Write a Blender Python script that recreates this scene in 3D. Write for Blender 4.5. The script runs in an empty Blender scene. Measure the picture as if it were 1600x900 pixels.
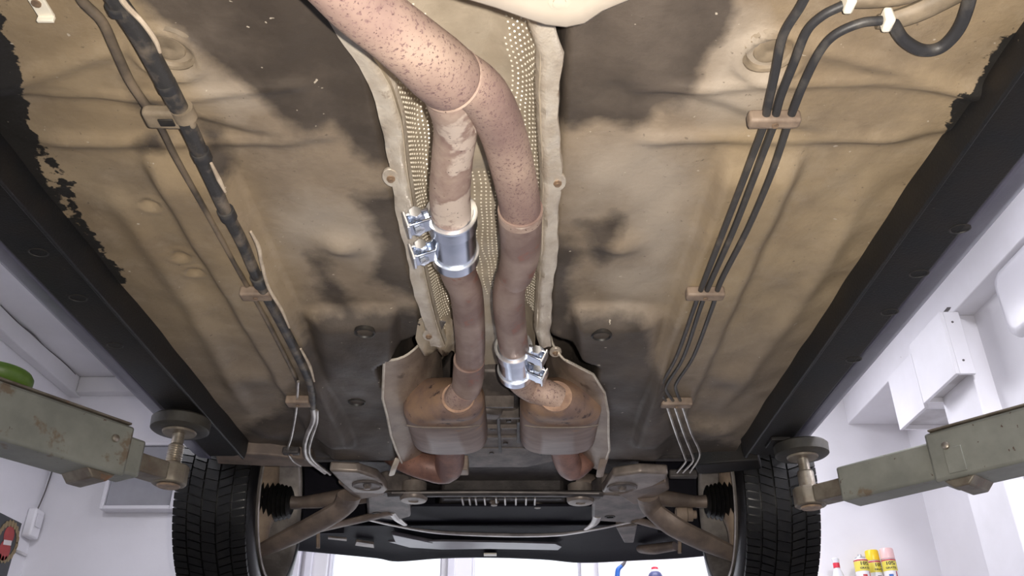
import bpy, math, random
import numpy as np
from mathutils import Vector, Matrix

# ------------------------------------------------------------------ scene, camera, world, lights
S = bpy.context.scene
COL = S.collection
random.seed(7)
RNG = np.random.RandomState(7)
EYE = 1.55                      # camera height above the workshop floor
FPX = 1330.0                    # focal length in pixels of the 1600x900 frame
PITCH = math.atan(760.0 / FPX)
YAW = 0.00784
CX = -0.06                      # car centre line

cam_d = bpy.data.cameras.new('camera')
cam_d.sensor_width = 36.0
cam_d.lens = FPX * 36.0 / 1600.0
cam_d.clip_start = 0.02
cam = bpy.data.objects.new('camera', cam_d)
COL.objects.link(cam)
cam.location = (0, 0, EYE)
cam.rotation_euler = (math.pi / 2 + PITCH, 0, YAW)
S.camera = cam

S.view_settings.view_transform = 'Standard'
S.view_settings.look = 'None'
S.view_settings.exposure = 0.3
S.view_settings.gamma = 1.0
S.view_settings.use_curve_mapping = False

W = bpy.data.worlds.new('overcast')
S.world = W
W.use_nodes = True
W.node_tree.nodes['Background'].inputs[0].default_value = (0.92, 0.94, 1.0, 1)
W.node_tree.nodes['Background'].inputs[1].default_value = 1.3

def lamp(name, kind, loc, energy, col, rot=(0, 0, 0), size=None, size_y=None, rad=None):
    d = bpy.data.lights.new(name, kind)
    d.energy = energy
    d.color = col
    if kind == 'AREA':
        d.shape = 'RECTANGLE'
        d.size = size
        d.size_y = size_y
    if rad is not None:
        d.shadow_soft_size = rad
    o = bpy.data.objects.new(name, d)
    COL.objects.link(o)
    o.location = loc
    o.rotation_euler = rot
    return o

# the phone's own flash, a few centimetres beside the lens
fl = lamp('phone_flash', 'SPOT', (0.028, 0.0, EYE + 0.012), 74.0, (1.0, 0.91, 0.80), (math.pi / 2 + PITCH + 0.12, 0, YAW - 0.14), rad=0.006)
fl.data.spot_size = math.radians(114)
fl.data.spot_blend = 1.0
# workshop tube lamps under the ceiling, beside and behind the car
lamp('tube_light_front', 'AREA', (0.5, 3.92, EYE + 1.95), 28.0, (0.94, 0.93, 1.0), (0, 0, 0), 1.5, 0.25)
lamp('tube_light_right', 'AREA', (1.45, 1.2, EYE + 1.95), 78.0, (0.94, 0.93, 1.0), (0, 0, 0), 0.25, 1.5)
lamp('tube_light_left', 'AREA', (-1.75, 1.5, EYE + 1.95), 42.0, (0.94, 0.93, 1.0), (0, 0, 0), 0.25, 1.5)

# ------------------------------------------------------------------ pixel -> place
Rm = cam.rotation_euler.to_matrix()
def ray(px, py):
    return Rm @ Vector(((px - 800) / FPX, (450 - py) / FPX, -1.0))
def PZ(px, py, z):
    d = ray(px, py); t = z / d.z
    return Vector((d.x * t, d.y * t, z))
def PY(px, py, y):
    d = ray(px, py); t = y / d.y
    return Vector((d.x * t, y, d.z * t))
def PX(px, py, x):
    d = ray(px, py); t = x / d.x
    return Vector((x, d.y * t, d.z * t))
RI = np.array(Rm.transposed())
def project(P):                   # (n,3) camera-relative positions -> pixels
    c = P @ RI.T
    return 800 + FPX * c[:, 0] / -c[:, 2], 450 - FPX * c[:, 1] / -c[:, 2]

# ------------------------------------------------------------------ materials
MATS = {}
def _n(nt, t, **kw):
    n = nt.nodes.new(t)
    for k, v in kw.items():
        setattr(n, k, v)
    return n
def rgba(c): return (c[0], c[1], c[2], 1.0)

def mat(name, c1, c2=None, scale=8.0, rough=0.5, metal=0.0, bump=0.0, bscale=60.0, c3=None, s3=30.0, t3=0.62,
        c4=None, s4=90.0, t4=0.68, rvar=0.0, coat=0.0, lo=0.38, hi=0.62, stretch=None, spec=0.5, bdist=0.002):
    m = bpy.data.materials.new(name)
    m.use_nodes = True
    nt = m.node_tree
    b = nt.nodes['Principled BSDF']
    b.inputs['Roughness'].default_value = rough
    b.inputs['Metallic'].default_value = metal
    b.inputs['Specular IOR Level'].default_value = spec
    if coat:
        b.inputs['Coat Weight'].default_value = coat
        b.inputs['Coat Roughness'].default_value = 0.1
    tc = _n(nt, 'ShaderNodeTexCoord')
    co = tc.outputs['Object']
    if stretch:
        mp = _n(nt, 'ShaderNodeMapping')
        mp.inputs['Scale'].default_value = stretch
        nt.links.new(co, mp.inputs['Vector'])
        co = mp.outputs['Vector']
    def noise(sc, det=5.0, rg=0.6):
        n = _n(nt, 'ShaderNodeTexNoise')
        n.inputs['Scale'].default_value = sc
        n.inputs['Detail'].default_value = det
        n.inputs['Roughness'].default_value = rg
        nt.links.new(co, n.inputs['Vector'])
        return n.outputs['Fac']
    def ramp(src, a, z):
        r = _n(nt, 'ShaderNodeMapRange')
        r.inputs['From Min'].default_value = a
        r.inputs['From Max'].default_value = z
        nt.links.new(src, r.inputs['Value'])
        return r.outputs['Result']
    col = None
    def mix(a, bcol, f):
        mx = _n(nt, 'ShaderNodeMix', data_type='RGBA')
        nt.links.new(f, mx.inputs[0])
        if isinstance(a, tuple): mx.inputs[6].default_value = rgba(a)
        else: nt.links.new(a, mx.inputs[6])
        mx.inputs[7].default_value = rgba(bcol)
        return mx.outputs[2]
    if c2:
        col = mix(tuple(c1), c2, ramp(noise(scale), lo, hi))
    if c3:
        col = mix(col if col is not None else tuple(c1), c3, ramp(noise(s3), t3, t3 + 0.06))
    if c4:
        col = mix(col if col is not None else tuple(c1), c4, ramp(noise(s4, 3.0), t4, t4 + 0.04))
    if col is None:
        b.inputs['Base Color'].default_value = rgba(c1)
    else:
        nt.links.new(col, b.inputs['Base Color'])
    if rvar:
        r = _n(nt, 'ShaderNodeMapRange')
        r.inputs['To Min'].default_value = max(0.02, rough - rvar)
        r.inputs['To Max'].default_value = min(1.0, rough + rvar)
        nt.links.new(noise(scale * 1.7 + 3), r.inputs['Value'])
        nt.links.new(r.outputs['Result'], b.inputs['Roughness'])
    if bump:
        bp = _n(nt, 'ShaderNodeBump')
        bp.inputs['Strength'].default_value = bump
        bp.inputs['Distance'].default_value = bdist
        nt.links.new(noise(bscale, 6.0), bp.inputs['Height'])
        nt.links.new(bp.outputs['Normal'], b.inputs['Normal'])
    MATS[name] = m
    return m

M = MATS
mat('wall_paint', (0.80, 0.79, 0.83), (0.74, 0.73, 0.76), 1.3, 0.6, bump=0.25, bscale=40, c3=(0.62, 0.6, 0.6), s3=2.1, t3=0.68)
mat('ceiling_paint', (0.74, 0.73, 0.75), (0.67, 0.66, 0.67), 1.6, 0.7, bump=0.25, bscale=30)
mat('white_board', (0.83, 0.82, 0.86), (0.78, 0.77, 0.8), 3, 0.45, c4=(0.5, 0.48, 0.47), s4=18, t4=0.74)
mat('grimy_white', (0.66, 0.65, 0.66), (0.48, 0.46, 0.46), 5, 0.6)
mat('concrete', (0.085, 0.08, 0.078), (0.055, 0.052, 0.05), 2.5, 0.75, bump=0.3, bscale=50)
mat('window_frame', (0.72, 0.71, 0.78), (0.64, 0.63, 0.7), 4, 0.45)
mat('crack', (0.12, 0.11, 0.11), rough=0.9)
mat('sill_black', (0.009, 0.010, 0.012), (0.014, 0.012, 0.011), 9, 0.5, spec=0.3, bump=0.55, bscale=240, c4=(0.12, 0.1, 0.08), s4=160, t4=0.73, bdist=0.0012)
mat('skirt_paint', (0.115, 0.115, 0.16), (0.08, 0.08, 0.12), 5, 0.45, metal=0.0, coat=0.1, spec=0.4, bump=0.1, bscale=200)
mat('body_paint', (0.03, 0.032, 0.05), rough=0.3, metal=0.3, coat=0.7)
mat('rust_pipe', (0.50, 0.37, 0.30), (0.25, 0.165, 0.15), 6.5, 0.62, metal=0.15, bump=0.35, bscale=190, c3=(0.24, 0.155, 0.145), s3=210, t3=0.56, c4=(0.12, 0.07, 0.07), s4=420, t4=0.62, bdist=0.0008, lo=0.34, hi=0.68)
mat('rust_pale', (0.52, 0.40, 0.33), (0.33, 0.22, 0.19), 17, 0.58, metal=0.3, bump=0.3, bscale=160, c3=(0.68, 0.57, 0.49), s3=15, t3=0.53, c4=(0.08, 0.045, 0.04), s4=200, t4=0.66, bdist=0.0008)
mat('rust_grey', (0.40, 0.30, 0.255), (0.25, 0.17, 0.15), 11, 0.5, metal=0.45, bump=0.25, bscale=140, c3=(0.30, 0.15, 0.12), s3=20, t3=0.60, bdist=0.0008)
mat('rust_red', (0.30, 0.155, 0.115), (0.17, 0.09, 0.075), 18, 0.5, metal=0.2, bump=0.3, bscale=120, c4=(0.06, 0.035, 0.03), s4=200, t4=0.66, bdist=0.0008)
mat('weld', (0.50, 0.33, 0.23), (0.30, 0.19, 0.14), 40, 0.55, metal=0.35, bump=0.6, bscale=220, bdist=0.001)
mat('cat_steel', (0.27, 0.205, 0.18), (0.20, 0.15, 0.135), 11, 0.5, metal=0.4, bump=0.15, bscale=120, c3=(0.36, 0.21, 0.12), s3=14, t3=0.62, bdist=0.0008, stretch=(1, 4, 1))
mat('cat_cone', (0.33, 0.21, 0.135), (0.20, 0.135, 0.115), 17, 0.62, metal=0.2, bump=0.3, bscale=150, c3=(0.085, 0.055, 0.05), s3=38, t3=0.60, bdist=0.0008)
mat('shield_foil', (0.60, 0.52, 0.41), (0.46, 0.39, 0.30), 10, 0.36, metal=0.3, bump=0.55, bscale=34, c3=(0.30, 0.22, 0.155), s3=14, t3=0.66, bdist=0.004, rvar=0.12)
mat('shield_flange', (0.74, 0.68, 0.59), (0.55, 0.48, 0.40), 18, 0.40, metal=0.4, bump=0.9, bscale=45, bdist=0.004, c3=(0.32, 0.24, 0.18), s3=22, t3=0.65)
mat('shield_stud', (0.86, 0.81, 0.70), rough=0.32, metal=0.3)
mat('cat_shield', (0.38, 0.305, 0.25), (0.24, 0.19, 0.16), 9, 0.48, metal=0.2, bump=0.5, bscale=30, c3=(0.16, 0.12, 0.10), s3=15, t3=0.62, bdist=0.003, stretch=(1, 1, 3))
mat('beige_panel', (0.52, 0.46, 0.385), (0.46, 0.40, 0.335), 7, 0.42, metal=0.1, bump=0.15, bscale=80, bdist=0.001)
mat('zinc', (0.73, 0.79, 0.90), (0.62, 0.68, 0.80), 14, 0.2, metal=1.0, bump=0.06, bscale=90)
mat('zinc_bright', (0.86, 0.90, 0.97), rough=0.26, metal=0.9)
mat('hose_black', (0.03, 0.03, 0.033), (0.16, 0.145, 0.125), 14, 0.5, lo=0.5, hi=0.8, bump=0.2, bscale=120)
mat('loom_wrap', (0.035, 0.034, 0.035), (0.17, 0.14, 0.11), 22, 0.48, lo=0.48, hi=0.66, bump=0.5, bscale=130)
mat('loom_pale', (0.66, 0.56, 0.44), (0.42, 0.34, 0.26), 26, 0.45, bump=0.3, bscale=90)
mat('line_steel', (0.60, 0.57, 0.53), (0.30, 0.27, 0.25), 16, 0.32, metal=0.8)
mat('line_coated', (0.045, 0.043, 0.042), (0.14, 0.12, 0.10), 18, 0.45, lo=0.52, hi=0.74)
mat('line_dusty', (0.06, 0.05, 0.042), (0.20, 0.155, 0.11), 9, 0.55, lo=0.40, hi=0.6)
mat('clip_brown', (0.27, 0.205, 0.155), (0.17, 0.125, 0.095), 30, 0.6)
mat('clip_white', (0.85, 0.80, 0.68), rough=0.35)
mat('plug_rubber', (0.28, 0.225, 0.16), (0.17, 0.135, 0.095), 22, 0.6, bump=0.3, bscale=90)
mat('plug_black', (0.010, 0.010, 0.011), (0.03, 0.026, 0.022), 40, 0.5)
mat('bolt_brown', (0.36, 0.25, 0.16), (0.2, 0.14, 0.1), 60, 0.5, metal=0.4)
mat('tyre_rubber', (0.005, 0.005, 0.006), (0.009, 0.0085, 0.0085), 30, 0.33, spec=0.4, bump=0.25, bscale=260, bdist=0.0006)
mat('rim_steel', (0.50, 0.46, 0.43), (0.26, 0.235, 0.22), 9, 0.3, metal=0.45)
mat('knuckle_dirt', (0.36, 0.275, 0.205), (0.22, 0.165, 0.13), 15, 0.7, bump=0.4, bscale=70)
mat('cast_dark', (0.085, 0.075, 0.072), (0.045, 0.04, 0.04), 16, 0.5, metal=0.3, bump=0.5, bscale=70, bdist=0.003)
mat('cast_grey', (0.20, 0.17, 0.155), (0.09, 0.078, 0.074), 14, 0.52, metal=0.3, bump=0.4, bscale=60, bdist=0.002)
mat('arm_steel', (0.24, 0.185, 0.15), (0.14, 0.11, 0.095), 13, 0.55, metal=0.25, bump=0.3, bscale=80)
mat('mount_alu', (0.30, 0.255, 0.22), (0.15, 0.125, 0.11), 12, 0.42, metal=0.4, bump=0.3, bscale=60)
mat('under_plastic', (0.006, 0.006, 0.011), (0.010, 0.009, 0.015), 8, 0.6, spec=0.12, bump=0.2, bscale=120)
mat('under_gloss', (0.12, 0.11, 0.125), (0.07, 0.065, 0.08), 6, 0.3, metal=0.2)
mat('boot_rubber', (0.006, 0.006, 0.007), (0.012, 0.011, 0.010), 20, 0.55, spec=0.25)
mat('lift_paint', (0.255, 0.26, 0.225), (0.19, 0.195, 0.17), 9, 0.5, metal=0.1, bump=0.25, bscale=110, c3=(0.17, 0.13, 0.09), s3=16, t3=0.61, c4=(0.085, 0.05, 0.035), s4=60, t4=0.69, bdist=0.001)
mat('lift_worn', (0.21, 0.185, 0.145), (0.13, 0.105, 0.08), 22, 0.5, metal=0.35, bump=0.35, bscale=120, c3=(0.20, 0.11, 0.065), s3=34, t3=0.62, bdist=0.001)
mat('screw_steel', (0.44, 0.40, 0.34), (0.28, 0.24, 0.19), 40, 0.35, metal=0.75)
mat('pad_rubber', (0.018, 0.017, 0.015), (0.04, 0.036, 0.029), 14, 0.55, bump=0.3, bscale=90)
mat('green_rubber', (0.12, 0.21, 0.03), (0.07, 0.13, 0.02), 10, 0.45)
mat('poster_dark', (0.035, 0.04, 0.045), (0.05, 0.052, 0.055), 6, 0.35)
mat('poster_red', (0.42, 0.045, 0.04), (0.30, 0.03, 0.03), 12, 0.35)
mat('poster_gold', (0.26, 0.19, 0.09), rough=0.4)
mat('poster_white', (0.68, 0.64, 0.62), rough=0.4)
mat('label_yellow', (0.76, 0.66, 0.10), rough=0.35)
mat('label_white', (0.80, 0.79, 0.82), rough=0.35)
mat('label_red', (0.50, 0.05, 0.06), rough=0.35)
mat('label_blue', (0.05, 0.15, 0.45), rough=0.35)
mat('label_black', (0.03, 0.03, 0.025), rough=0.4)
mat('cap_yellow', (0.86, 0.62, 0.02), rough=0.3)
mat('cap_pink', (0.86, 0.56, 0.55), rough=0.3)
mat('can_metal', (0.55, 0.56, 0.6), rough=0.3, metal=0.8)
mat('cap_red', (0.66, 0.03, 0.06), rough=0.3)
mat('bottle_clear', (0.72, 0.72, 0.75), rough=0.2)
mat('brush_blue', (0.02, 0.12, 0.45), rough=0.35)
mat('navy', (0.05, 0.06, 0.16), rough=0.4)
mat('bristle', (0.10, 0.09, 0.10), rough=0.8)
mat('grey_panel', (0.33, 0.33, 0.36), (0.27, 0.27, 0.29), 4, 0.45)
mat('lamp_white', (0.74, 0.73, 0.77), rough=0.3)
mat('shelf_board', (0.6, 0.58, 0.58), rough=0.5)
mg = bpy.data.materials.new('pane_glass'); mg.use_nodes = True
_b = mg.node_tree.nodes['Principled BSDF']
_b.inputs['Base Color'].default_value = (0.97, 0.98, 1, 1)
_b.inputs['Roughness'].default_value = 0.0
_b.inputs['IOR'].default_value = 1.02
_b.inputs['Transmission Weight'].default_value = 1.0
M['pane_glass'] = mg

# ------------------------------------------------------------------ mesh helpers
ORG = {}
class MB:
    def __init__(s): s.v = []; s.f = []
    def add(s, vs, fs):
        k = len(s.v)
        s.v += [tuple(p) for p in vs]
        s.f += [tuple(i + k for i in f) for f in fs]
        return s
    def box(s, c, size, R=None):
        hx, hy, hz = size[0] / 2, size[1] / 2, size[2] / 2
        vs = [Vector((x, y, z)) for z in (-hz, hz) for y in (-hy, hy) for x in (-hx, hx)]
        if R is not None: vs = [R @ p for p in vs]
        c = Vector(c)
        return s.add([p + c for p in vs], [(0, 2, 3, 1), (4, 5, 7, 6), (0, 1, 5, 4), (2, 6, 7, 3), (0, 4, 6, 2), (1, 3, 7, 5)])
    def bb(s, x0, x1, y0, y1, z0, z1):
        return s.box(((x0 + x1) / 2, (y0 + y1) / 2, (z0 + z1) / 2), (abs(x1 - x0), abs(y1 - y0), abs(z1 - z0)))
    def rings(s, rings, cap=True, close=True):
        n = len(rings[0]); vs = [p for r in rings for p in r]; fs = []
        for i in range(len(rings) - 1):
            for j in range(n if close else n - 1):
                a = i * n + j; b = i * n + (j + 1) % n
                fs.append((a, b, b + n, a + n))
        if cap and close:
            fs.append(tuple(reversed(range(n))))
            fs.append(tuple(range((len(rings) - 1) * n, len(rings) * n)))
        return s.add(vs, fs)
    def cyl(s, a, b, r, r2=None, n=20, cap=True):
        return s.tube([a, b], [r, r if r2 is None else r2], n, smooth=0, cap=cap)
    def tube(s, pts, rad, n=14, smooth=6, cap=True, flat=1.0, up=None):
        pts = [Vector(p) for p in pts]
        rs = list(rad) if hasattr(rad, '__len__') else [rad] * len(pts)
        if smooth and len(pts) > 2: pts, rs = catmull(pts, rs, smooth)
        t0 = (pts[1] - pts[0]).normalized()
        nrm = Vector(up) if up is not None else (Vector((0, 0, 1)) if abs(t0.z) < 0.9 else Vector((1, 0, 0)))
        nrm = (nrm - t0 * nrm.dot(t0)).normalized()
        rg = []
        for i, p in enumerate(pts):
            t = (pts[min(i + 1, len(pts) - 1)] - pts[max(i - 1, 0)]).normalized()
            nrm = (nrm - t * nrm.dot(t)).normalized()
            bn = t.cross(nrm)
            rg.append([p + (nrm * math.cos(2 * math.pi * k / n) * flat + bn * math.sin(2 * math.pi * k / n)) * rs[i] for k in range(n)])
        return s.rings(rg, cap)
    def lathe(s, c, axis, prof, n=24, up=None):
        axis = Vector(axis).normalized(); c = Vector(c)
        u = axis.orthogonal().normalized() if up is None else (Vector(up) - axis * axis.dot(Vector(up))).normalized()
        w = axis.cross(u)
        rg = [[c + axis * h + (u * math.cos(2 * math.pi * k / n) + w * math.sin(2 * math.pi * k / n)) * r for k in range(n)] for (r, h) in prof]
        return s.rings(rg, True)
    def prism(s, poly, z0, z1):
        n = len(poly)
        z0 = z0 if hasattr(z0, '__len__') else [z0] * n
        z1 = z1 if hasattr(z1, '__len__') else [z1] * n
        vs = [(p[0], p[1], z0[i]) for i, p in enumerate(poly)] + [(p[0], p[1], z1[i]) for i, p in enumerate(poly)]
        fs = [tuple(reversed(range(n))), tuple(range(n, 2 * n))] + [(i, (i + 1) % n, n + (i + 1) % n, n + i) for i in range(n)]
        return s.add(vs, fs)
    def slab(s, quad, normal, th):
        """polygon (3d points) thickened along normal"""
        n = len(quad); nv = Vector(normal).normalized() * th
        q = [Vector(p) for p in quad]
        return s.add(q + [p + nv for p in q], [tuple(range(n)), tuple(reversed(range(n, 2 * n)))] + [(i, n + i, n + (i + 1) % n, (i + 1) % n) for i in range(n)])
    def sheet(s, rows, th=0.0015):
        """grid of points thickened along its normals"""
        A = np.array([[tuple(p) for p in r] for r in rows]); h, w = A.shape[:2]
        du = np.gradient(A, axis=1); dv = np.gradient(A, axis=0)
        N = np.cross(du, dv); N /= np.maximum(np.linalg.norm(N, axis=2, keepdims=True), 1e-9)
        B = A + N * th
        vs = [tuple(p) for p in A.reshape(-1, 3)] + [tuple(p) for p in B.reshape(-1, 3)]
        o = h * w; fs = []
        for i in range(h - 1):
            for j in range(w - 1):
                a = i * w + j
                fs.append((a, a + 1, a + w + 1, a + w)); fs.append((o + a, o + a + w, o + a + w + 1, o + a + 1))
        for j in range(w - 1):
            fs.append((j, o + j, o + j + 1, j + 1)); a = (h - 1) * w + j
            fs.append((a, a + 1, o + a + 1, o + a))
        for i in range(h - 1):
            a = i * w
            fs.append((a, a + w, o + a + w, o + a)); a = i * w + w - 1
            fs.append((a, o + a, o + a + w, a + w))
        return s.add(vs, fs)
    def build(s, name, material, parent=None, smooth=True, bevel=0.0, seg=2, angle=40, fix=True):
        V = np.array(s.v, dtype=float) + np.array([0, 0, EYE])
        org = Vector((V[:, 0].min() / 2 + V[:, 0].max() / 2, V[:, 1].min() / 2 + V[:, 1].max() / 2, V[:, 2].min()))
        V = V - np.array(org)
        me = bpy.data.meshes.new(name)
        me.from_pydata([tuple(p) for p in V], [], s.f)
        me.update()
        if fix:
            import bmesh
            bm = bmesh.new(); bm.from_mesh(me); bmesh.ops.recalc_face_normals(bm, faces=bm.faces); bm.to_mesh(me); bm.free()
        me.materials.append(M[material])
        if smooth:
            me.shade_smooth()
            try: me.set_sharp_from_angle(angle=math.radians(angle))
            except Exception: pass
        o = bpy.data.objects.new(name, me)
        COL.objects.link(o)
        ORG[o.name] = org
        if parent:
            o.parent = parent
            o.location = org - ORG[parent.name]
        else:
            o.location = org
        if bevel:
            bv = o.modifiers.new('bevel', 'BEVEL'); bv.width = bevel; bv.segments = seg; bv.limit_method = 'ANGLE'
        return o

def catmull(P, R, k):
    out, rr = [], []
    Q = [P[0] * 2 - P[1]] + P + [P[-1] * 2 - P[-2]]
    for i in range(len(P) - 1):
        a, b, c, d = Q[i], Q[i + 1], Q[i + 2], Q[i + 3]
        for j in range(k):
            t = j / k
            out.append(0.5 * ((2 * b) + (c - a) * t + (2 * a - 5 * b + 4 * c - d) * t * t + (3 * b - a - 3 * c + d) * t ** 3))
            rr.append(R[i] * (1 - t) + R[i + 1] * t)
    out.append(P[-1]); rr.append(R[-1])
    return out, rr

def empty(name, loc):
    o = bpy.data.objects.new(name, None); o.empty_display_size = 0.1
    COL.objects.link(o); o.location = (loc[0], loc[1], loc[2] + EYE)
    ORG[o.name] = Vector((loc[0], loc[1], loc[2] + EYE))
    return o
def tag(o, label, cat, group=None, kind=None):
    o['label'] = label
    if cat: o['category'] = cat
    if group: o['group'] = group
    if kind: o['kind'] = kind
    return o
def struct(o, label=None, cat=None):
    o['kind'] = 'structure'
    if label: o['label'] = label
    if cat: o['category'] = cat
    return o
def lab(o, text): o['label'] = text; return o

# ================================================================== THE WORKSHOP
FLOOR = -EYE
CEIL = 2.0
XL, XR, YF, YB = -2.60, 2.19, 4.58, -3.2
XN = 1.965                                  # the thicker near part of the right wall
struct(MB().bb(XL - 0.2, XR + 0.2, YB - 0.2, YF + 0.2, FLOOR - 0.1, FLOOR).build('floor', 'concrete'), 'grey concrete workshop floor under the raised car', 'floor')
struct(MB().bb(XL - 0.2, XR + 0.2, YB - 0.2, YF + 0.2, CEIL, CEIL + 0.1).build('ceiling', 'ceiling_paint'), 'grimy white plastered ceiling above the raised car', 'ceiling')
struct(MB().bb(XL - 0.2, XL, YB - 0.2, YF, FLOOR, CEIL).build('wall_left', 'wall_paint'), 'white plastered wall behind the left lift arm', 'wall')
wr = MB().bb(XR, XR + 0.2, YB - 0.2, YF, FLOOR, CEIL)
struct(wr.build('wall_right', 'wall_paint'), 'white wall behind the right lift arm', 'wall')
struct(MB().bb(XN, XR, YB - 0.2, 3.26, FLOOR, CEIL).build('wall_right_near', 'wall_paint'), 'thick white wall part beside the right lift arm', 'wall')
# rear wall with the open gate behind the camera
rb = MB().bb(XL, -1.6, YB - 0.2, YB, FLOOR, CEIL).bb(1.5, XN, YB - 0.2, YB, FLOOR, CEIL).bb(-1.6, 1.5, YB - 0.2, YB, 1.35, CEIL)
struct(rb.build('wall_rear', 'wall_paint'), 'white rear wall around the open gate', 'wall')
# front wall around two tall windows
def wx(px): return PY(px, 885, YF).x
w1a, w1b, w2a, w2b = wx(510), wx(690), wx(737), wx(908)
WT, WB = 1.25, -0.55
fw = MB()
fw.bb(XL - 0.2, w1a, YF, YF + 0.2, FLOOR, CEIL).bb(w2b, XR + 0.2, YF, YF + 0.2, FLOOR, CEIL)
fw.bb(w1a, w2b, YF, YF + 0.2, FLOOR, WB).bb(w1a, w2b, YF, YF + 0.2, WT, CEIL).bb(w1b, w2a, YF, YF + 0.2, WB, WT)
struct(fw.build('wall_front', 'wall_paint'), 'white front wall with two bright windows below the bumper', 'wall')
for i, (a, b) in enumerate(((w1a, w1b), (w2a, w2b))):
    t = 0.012
    wf = MB().bb(a, a + t, YF + 0.05, YF + 0.12, WB, WT).bb(b - t, b, YF + 0.05, YF + 0.12, WB, WT).bb(a + t, b - t, YF + 0.05, YF + 0.12, WT - 0.05, WT).bb(a + t, b - t, YF + 0.05, YF + 0.12, WB, WB + 0.05)
    o = struct(wf.build('window_%d' % (i + 1), 'window_frame', bevel=0.004), ('bright window nearest the left tyre, below the bumper', 'bright window nearest the hanging blue brush, below the bumper')[i], 'window')
    MB().bb(a + t, b - t, YF + 0.08, YF + 0.086, WB + 0.05, WT - 0.05).build('pane', 'pane_glass', o, smooth=False)
# painted posts around the windows
for i, (pa, pb, d, txt) in enumerate(((452, 471, 0.05, 'pale post at the far left beside the front window'), (478, 489, 0.035, 'slim pale post between the left post and the front window'), (700, 712, 0.03, 'pale post between the two front windows'), (933, 938, 0.05, 'slim white post right of the front windows'))):
    struct(MB().bb(wx(pa), wx(pb), YF - d, YF, WB - 0.2, WT + 0.1).build('trim_%d' % (i + 1), 'window_frame', bevel=0.004), txt, 'trim')

# bulkheads under the ceiling
b1 = PY(112, 622, YF); c1 = PY(133, 595, YF)
struct(MB().bb(XL, c1.x, YB, YF, b1.z, CEIL).build('trim_5', 'ceiling_paint', bevel=0.006), 'white ceiling bulkhead running along the left wall', 'bulkhead')
struct(MB().bb(c1.x, 0.4, YF - 0.07, YF, b1.z + 0.01, CEIL).build('trim_6', 'ceiling_paint', bevel=0.006), 'white ceiling bulkhead along the front wall', 'bulkhead')
BX, BZ = 1.865, 1.72
struct(MB().bb(BX, XR, YB, YF, BZ, CEIL).build('trim_7', 'white_board', bevel=0.004), 'white boxed beam running along the right wall under the ceiling', 'beam')
struct(MB().slab([PX(1461, 509, BX - .0005), PX(1484, 484, BX - .0005), PX(1486, 480, BX - .0005), PX(1480, 480, BX - .0005), PX(1461, 503, BX - .0005)], (1, 0, 0), .01).build('trim_8', 'crack', smooth=False), 'short dark slot in the white beam beside the right sill', 'slot')
PIL0, PIL1 = 3.26, 3.55
struct(MB().bb(1.885, XR, PIL0, PIL1, FLOOR, BZ).build('trim_9', 'white_board', bevel=0.004), 'white wall pilaster behind the right lift arm', 'pilaster')
# boxed white boards hanging below the beam
def board(x0, y0, y1, z0, z1, back, txt):
    t = empty('boxed_board', ((x0 + back) / 2, (y0 + y1) / 2, z0))
    MB().bb(x0, x0 + 0.016, y0, y1, z0, z1).build('face_board', 'white_board', t, bevel=0.002)
    MB().bb(x0 + 0.0165, back, y0, y0 + 0.016, z0, z1).build('side_board', 'white_board', t, bevel=0.002)
    MB().bb(x0 + 0.0165, back, y1 - 0.016, y1, z0, z1).build('side_board', 'white_board', t, bevel=0.002)
    MB().bb(x0 + 0.0165, back, y0 + 0.017, y1 - 0.017, z0 + 0.02, z0 + 0.036).build('bottom_board', 'grimy_white', t, bevel=0.002)
    for zz in (z0 + 0.06, z1 - 0.05):
        MB().cyl((x0 + 0.045, y0 - 0.002, zz), (x0 + 0.045, y0 + 0.006, zz), 0.005, n=8).build('screw', 'crack', t)
    tag(t, txt, 'board', 'boxed boards on the right wall')
    return t
board(1.80, 3.255 - 0.03, 3.55, 1.43, 1.718, 1.883, 'larger white boxed board hanging below the beam by the pilaster')
board(1.845, 3.64, 3.93, 1.445, 1.718, 2.188, 'smaller white boxed board below the beam, farther from the pilaster')

# ceiling crack on the left, grey panel and lamp, wall box, poster
cr = MB()
pts = [PX(x, y, c1.x - 0.001) for x, y in ((0, 478), (28, 502), (52, 522), (70, 538), (100, 567), (118, 583))]
pts = [Vector((c1.x + 0.002, p.y, CEIL - 0.004 - 0.006 * (i % 2))) for i, p in enumerate(pts)]
cr.tube(pts, [0.002, 0.003, 0.005, 0.002, 0.0025, 0.002], 6, 4)
struct(cr.build('trim_10', 'crack'), 'dark crack between the left bulkhead and the ceiling', 'crack')

def framed_panel(p0, p1):                      # grey panel on the front wall
    t = empty('wall_panel', ((p0.x + p1.x) / 2, YF - 0.05, p0.z))
    x0, x1, z0, z1 = p0.x, p1.x, p0.z, p1.z
    MB().bb(x0 + 0.02, x1 - 0.02, YF - 0.075, YF - 0.001, z0 + 0.02, z1 - 0.02).build('panel_body', 'grey_panel', t, bevel=0.008)
    f = MB().bb(x0, x0 + 0.0195, YF - 0.09, YF - 0.001, z0, z1).bb(x1 - 0.0195, x1, YF - 0.09, YF - 0.001, z0, z1).bb(x0 + 0.02, x1 - 0.02, YF - 0.09, YF - 0.001, z0, z0 + 0.0195).bb(x0 + 0.02, x1 - 0.02, YF - 0.09, YF - 0.001, z1 - 0.0195, z1)
    f.build('frame', 'lamp_white', t, bevel=0.003)
    tag(t, 'grey panel with a white frame on the wall behind the left tyre', 'panel')
a = PY(154, 795, YF - 0.09); b = PY(262, 690, YF - 0.09)
framed_panel(Vector((a.x, 0, a.z)), Vector((b.x + 0.1, 0, b.z)))

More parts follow.
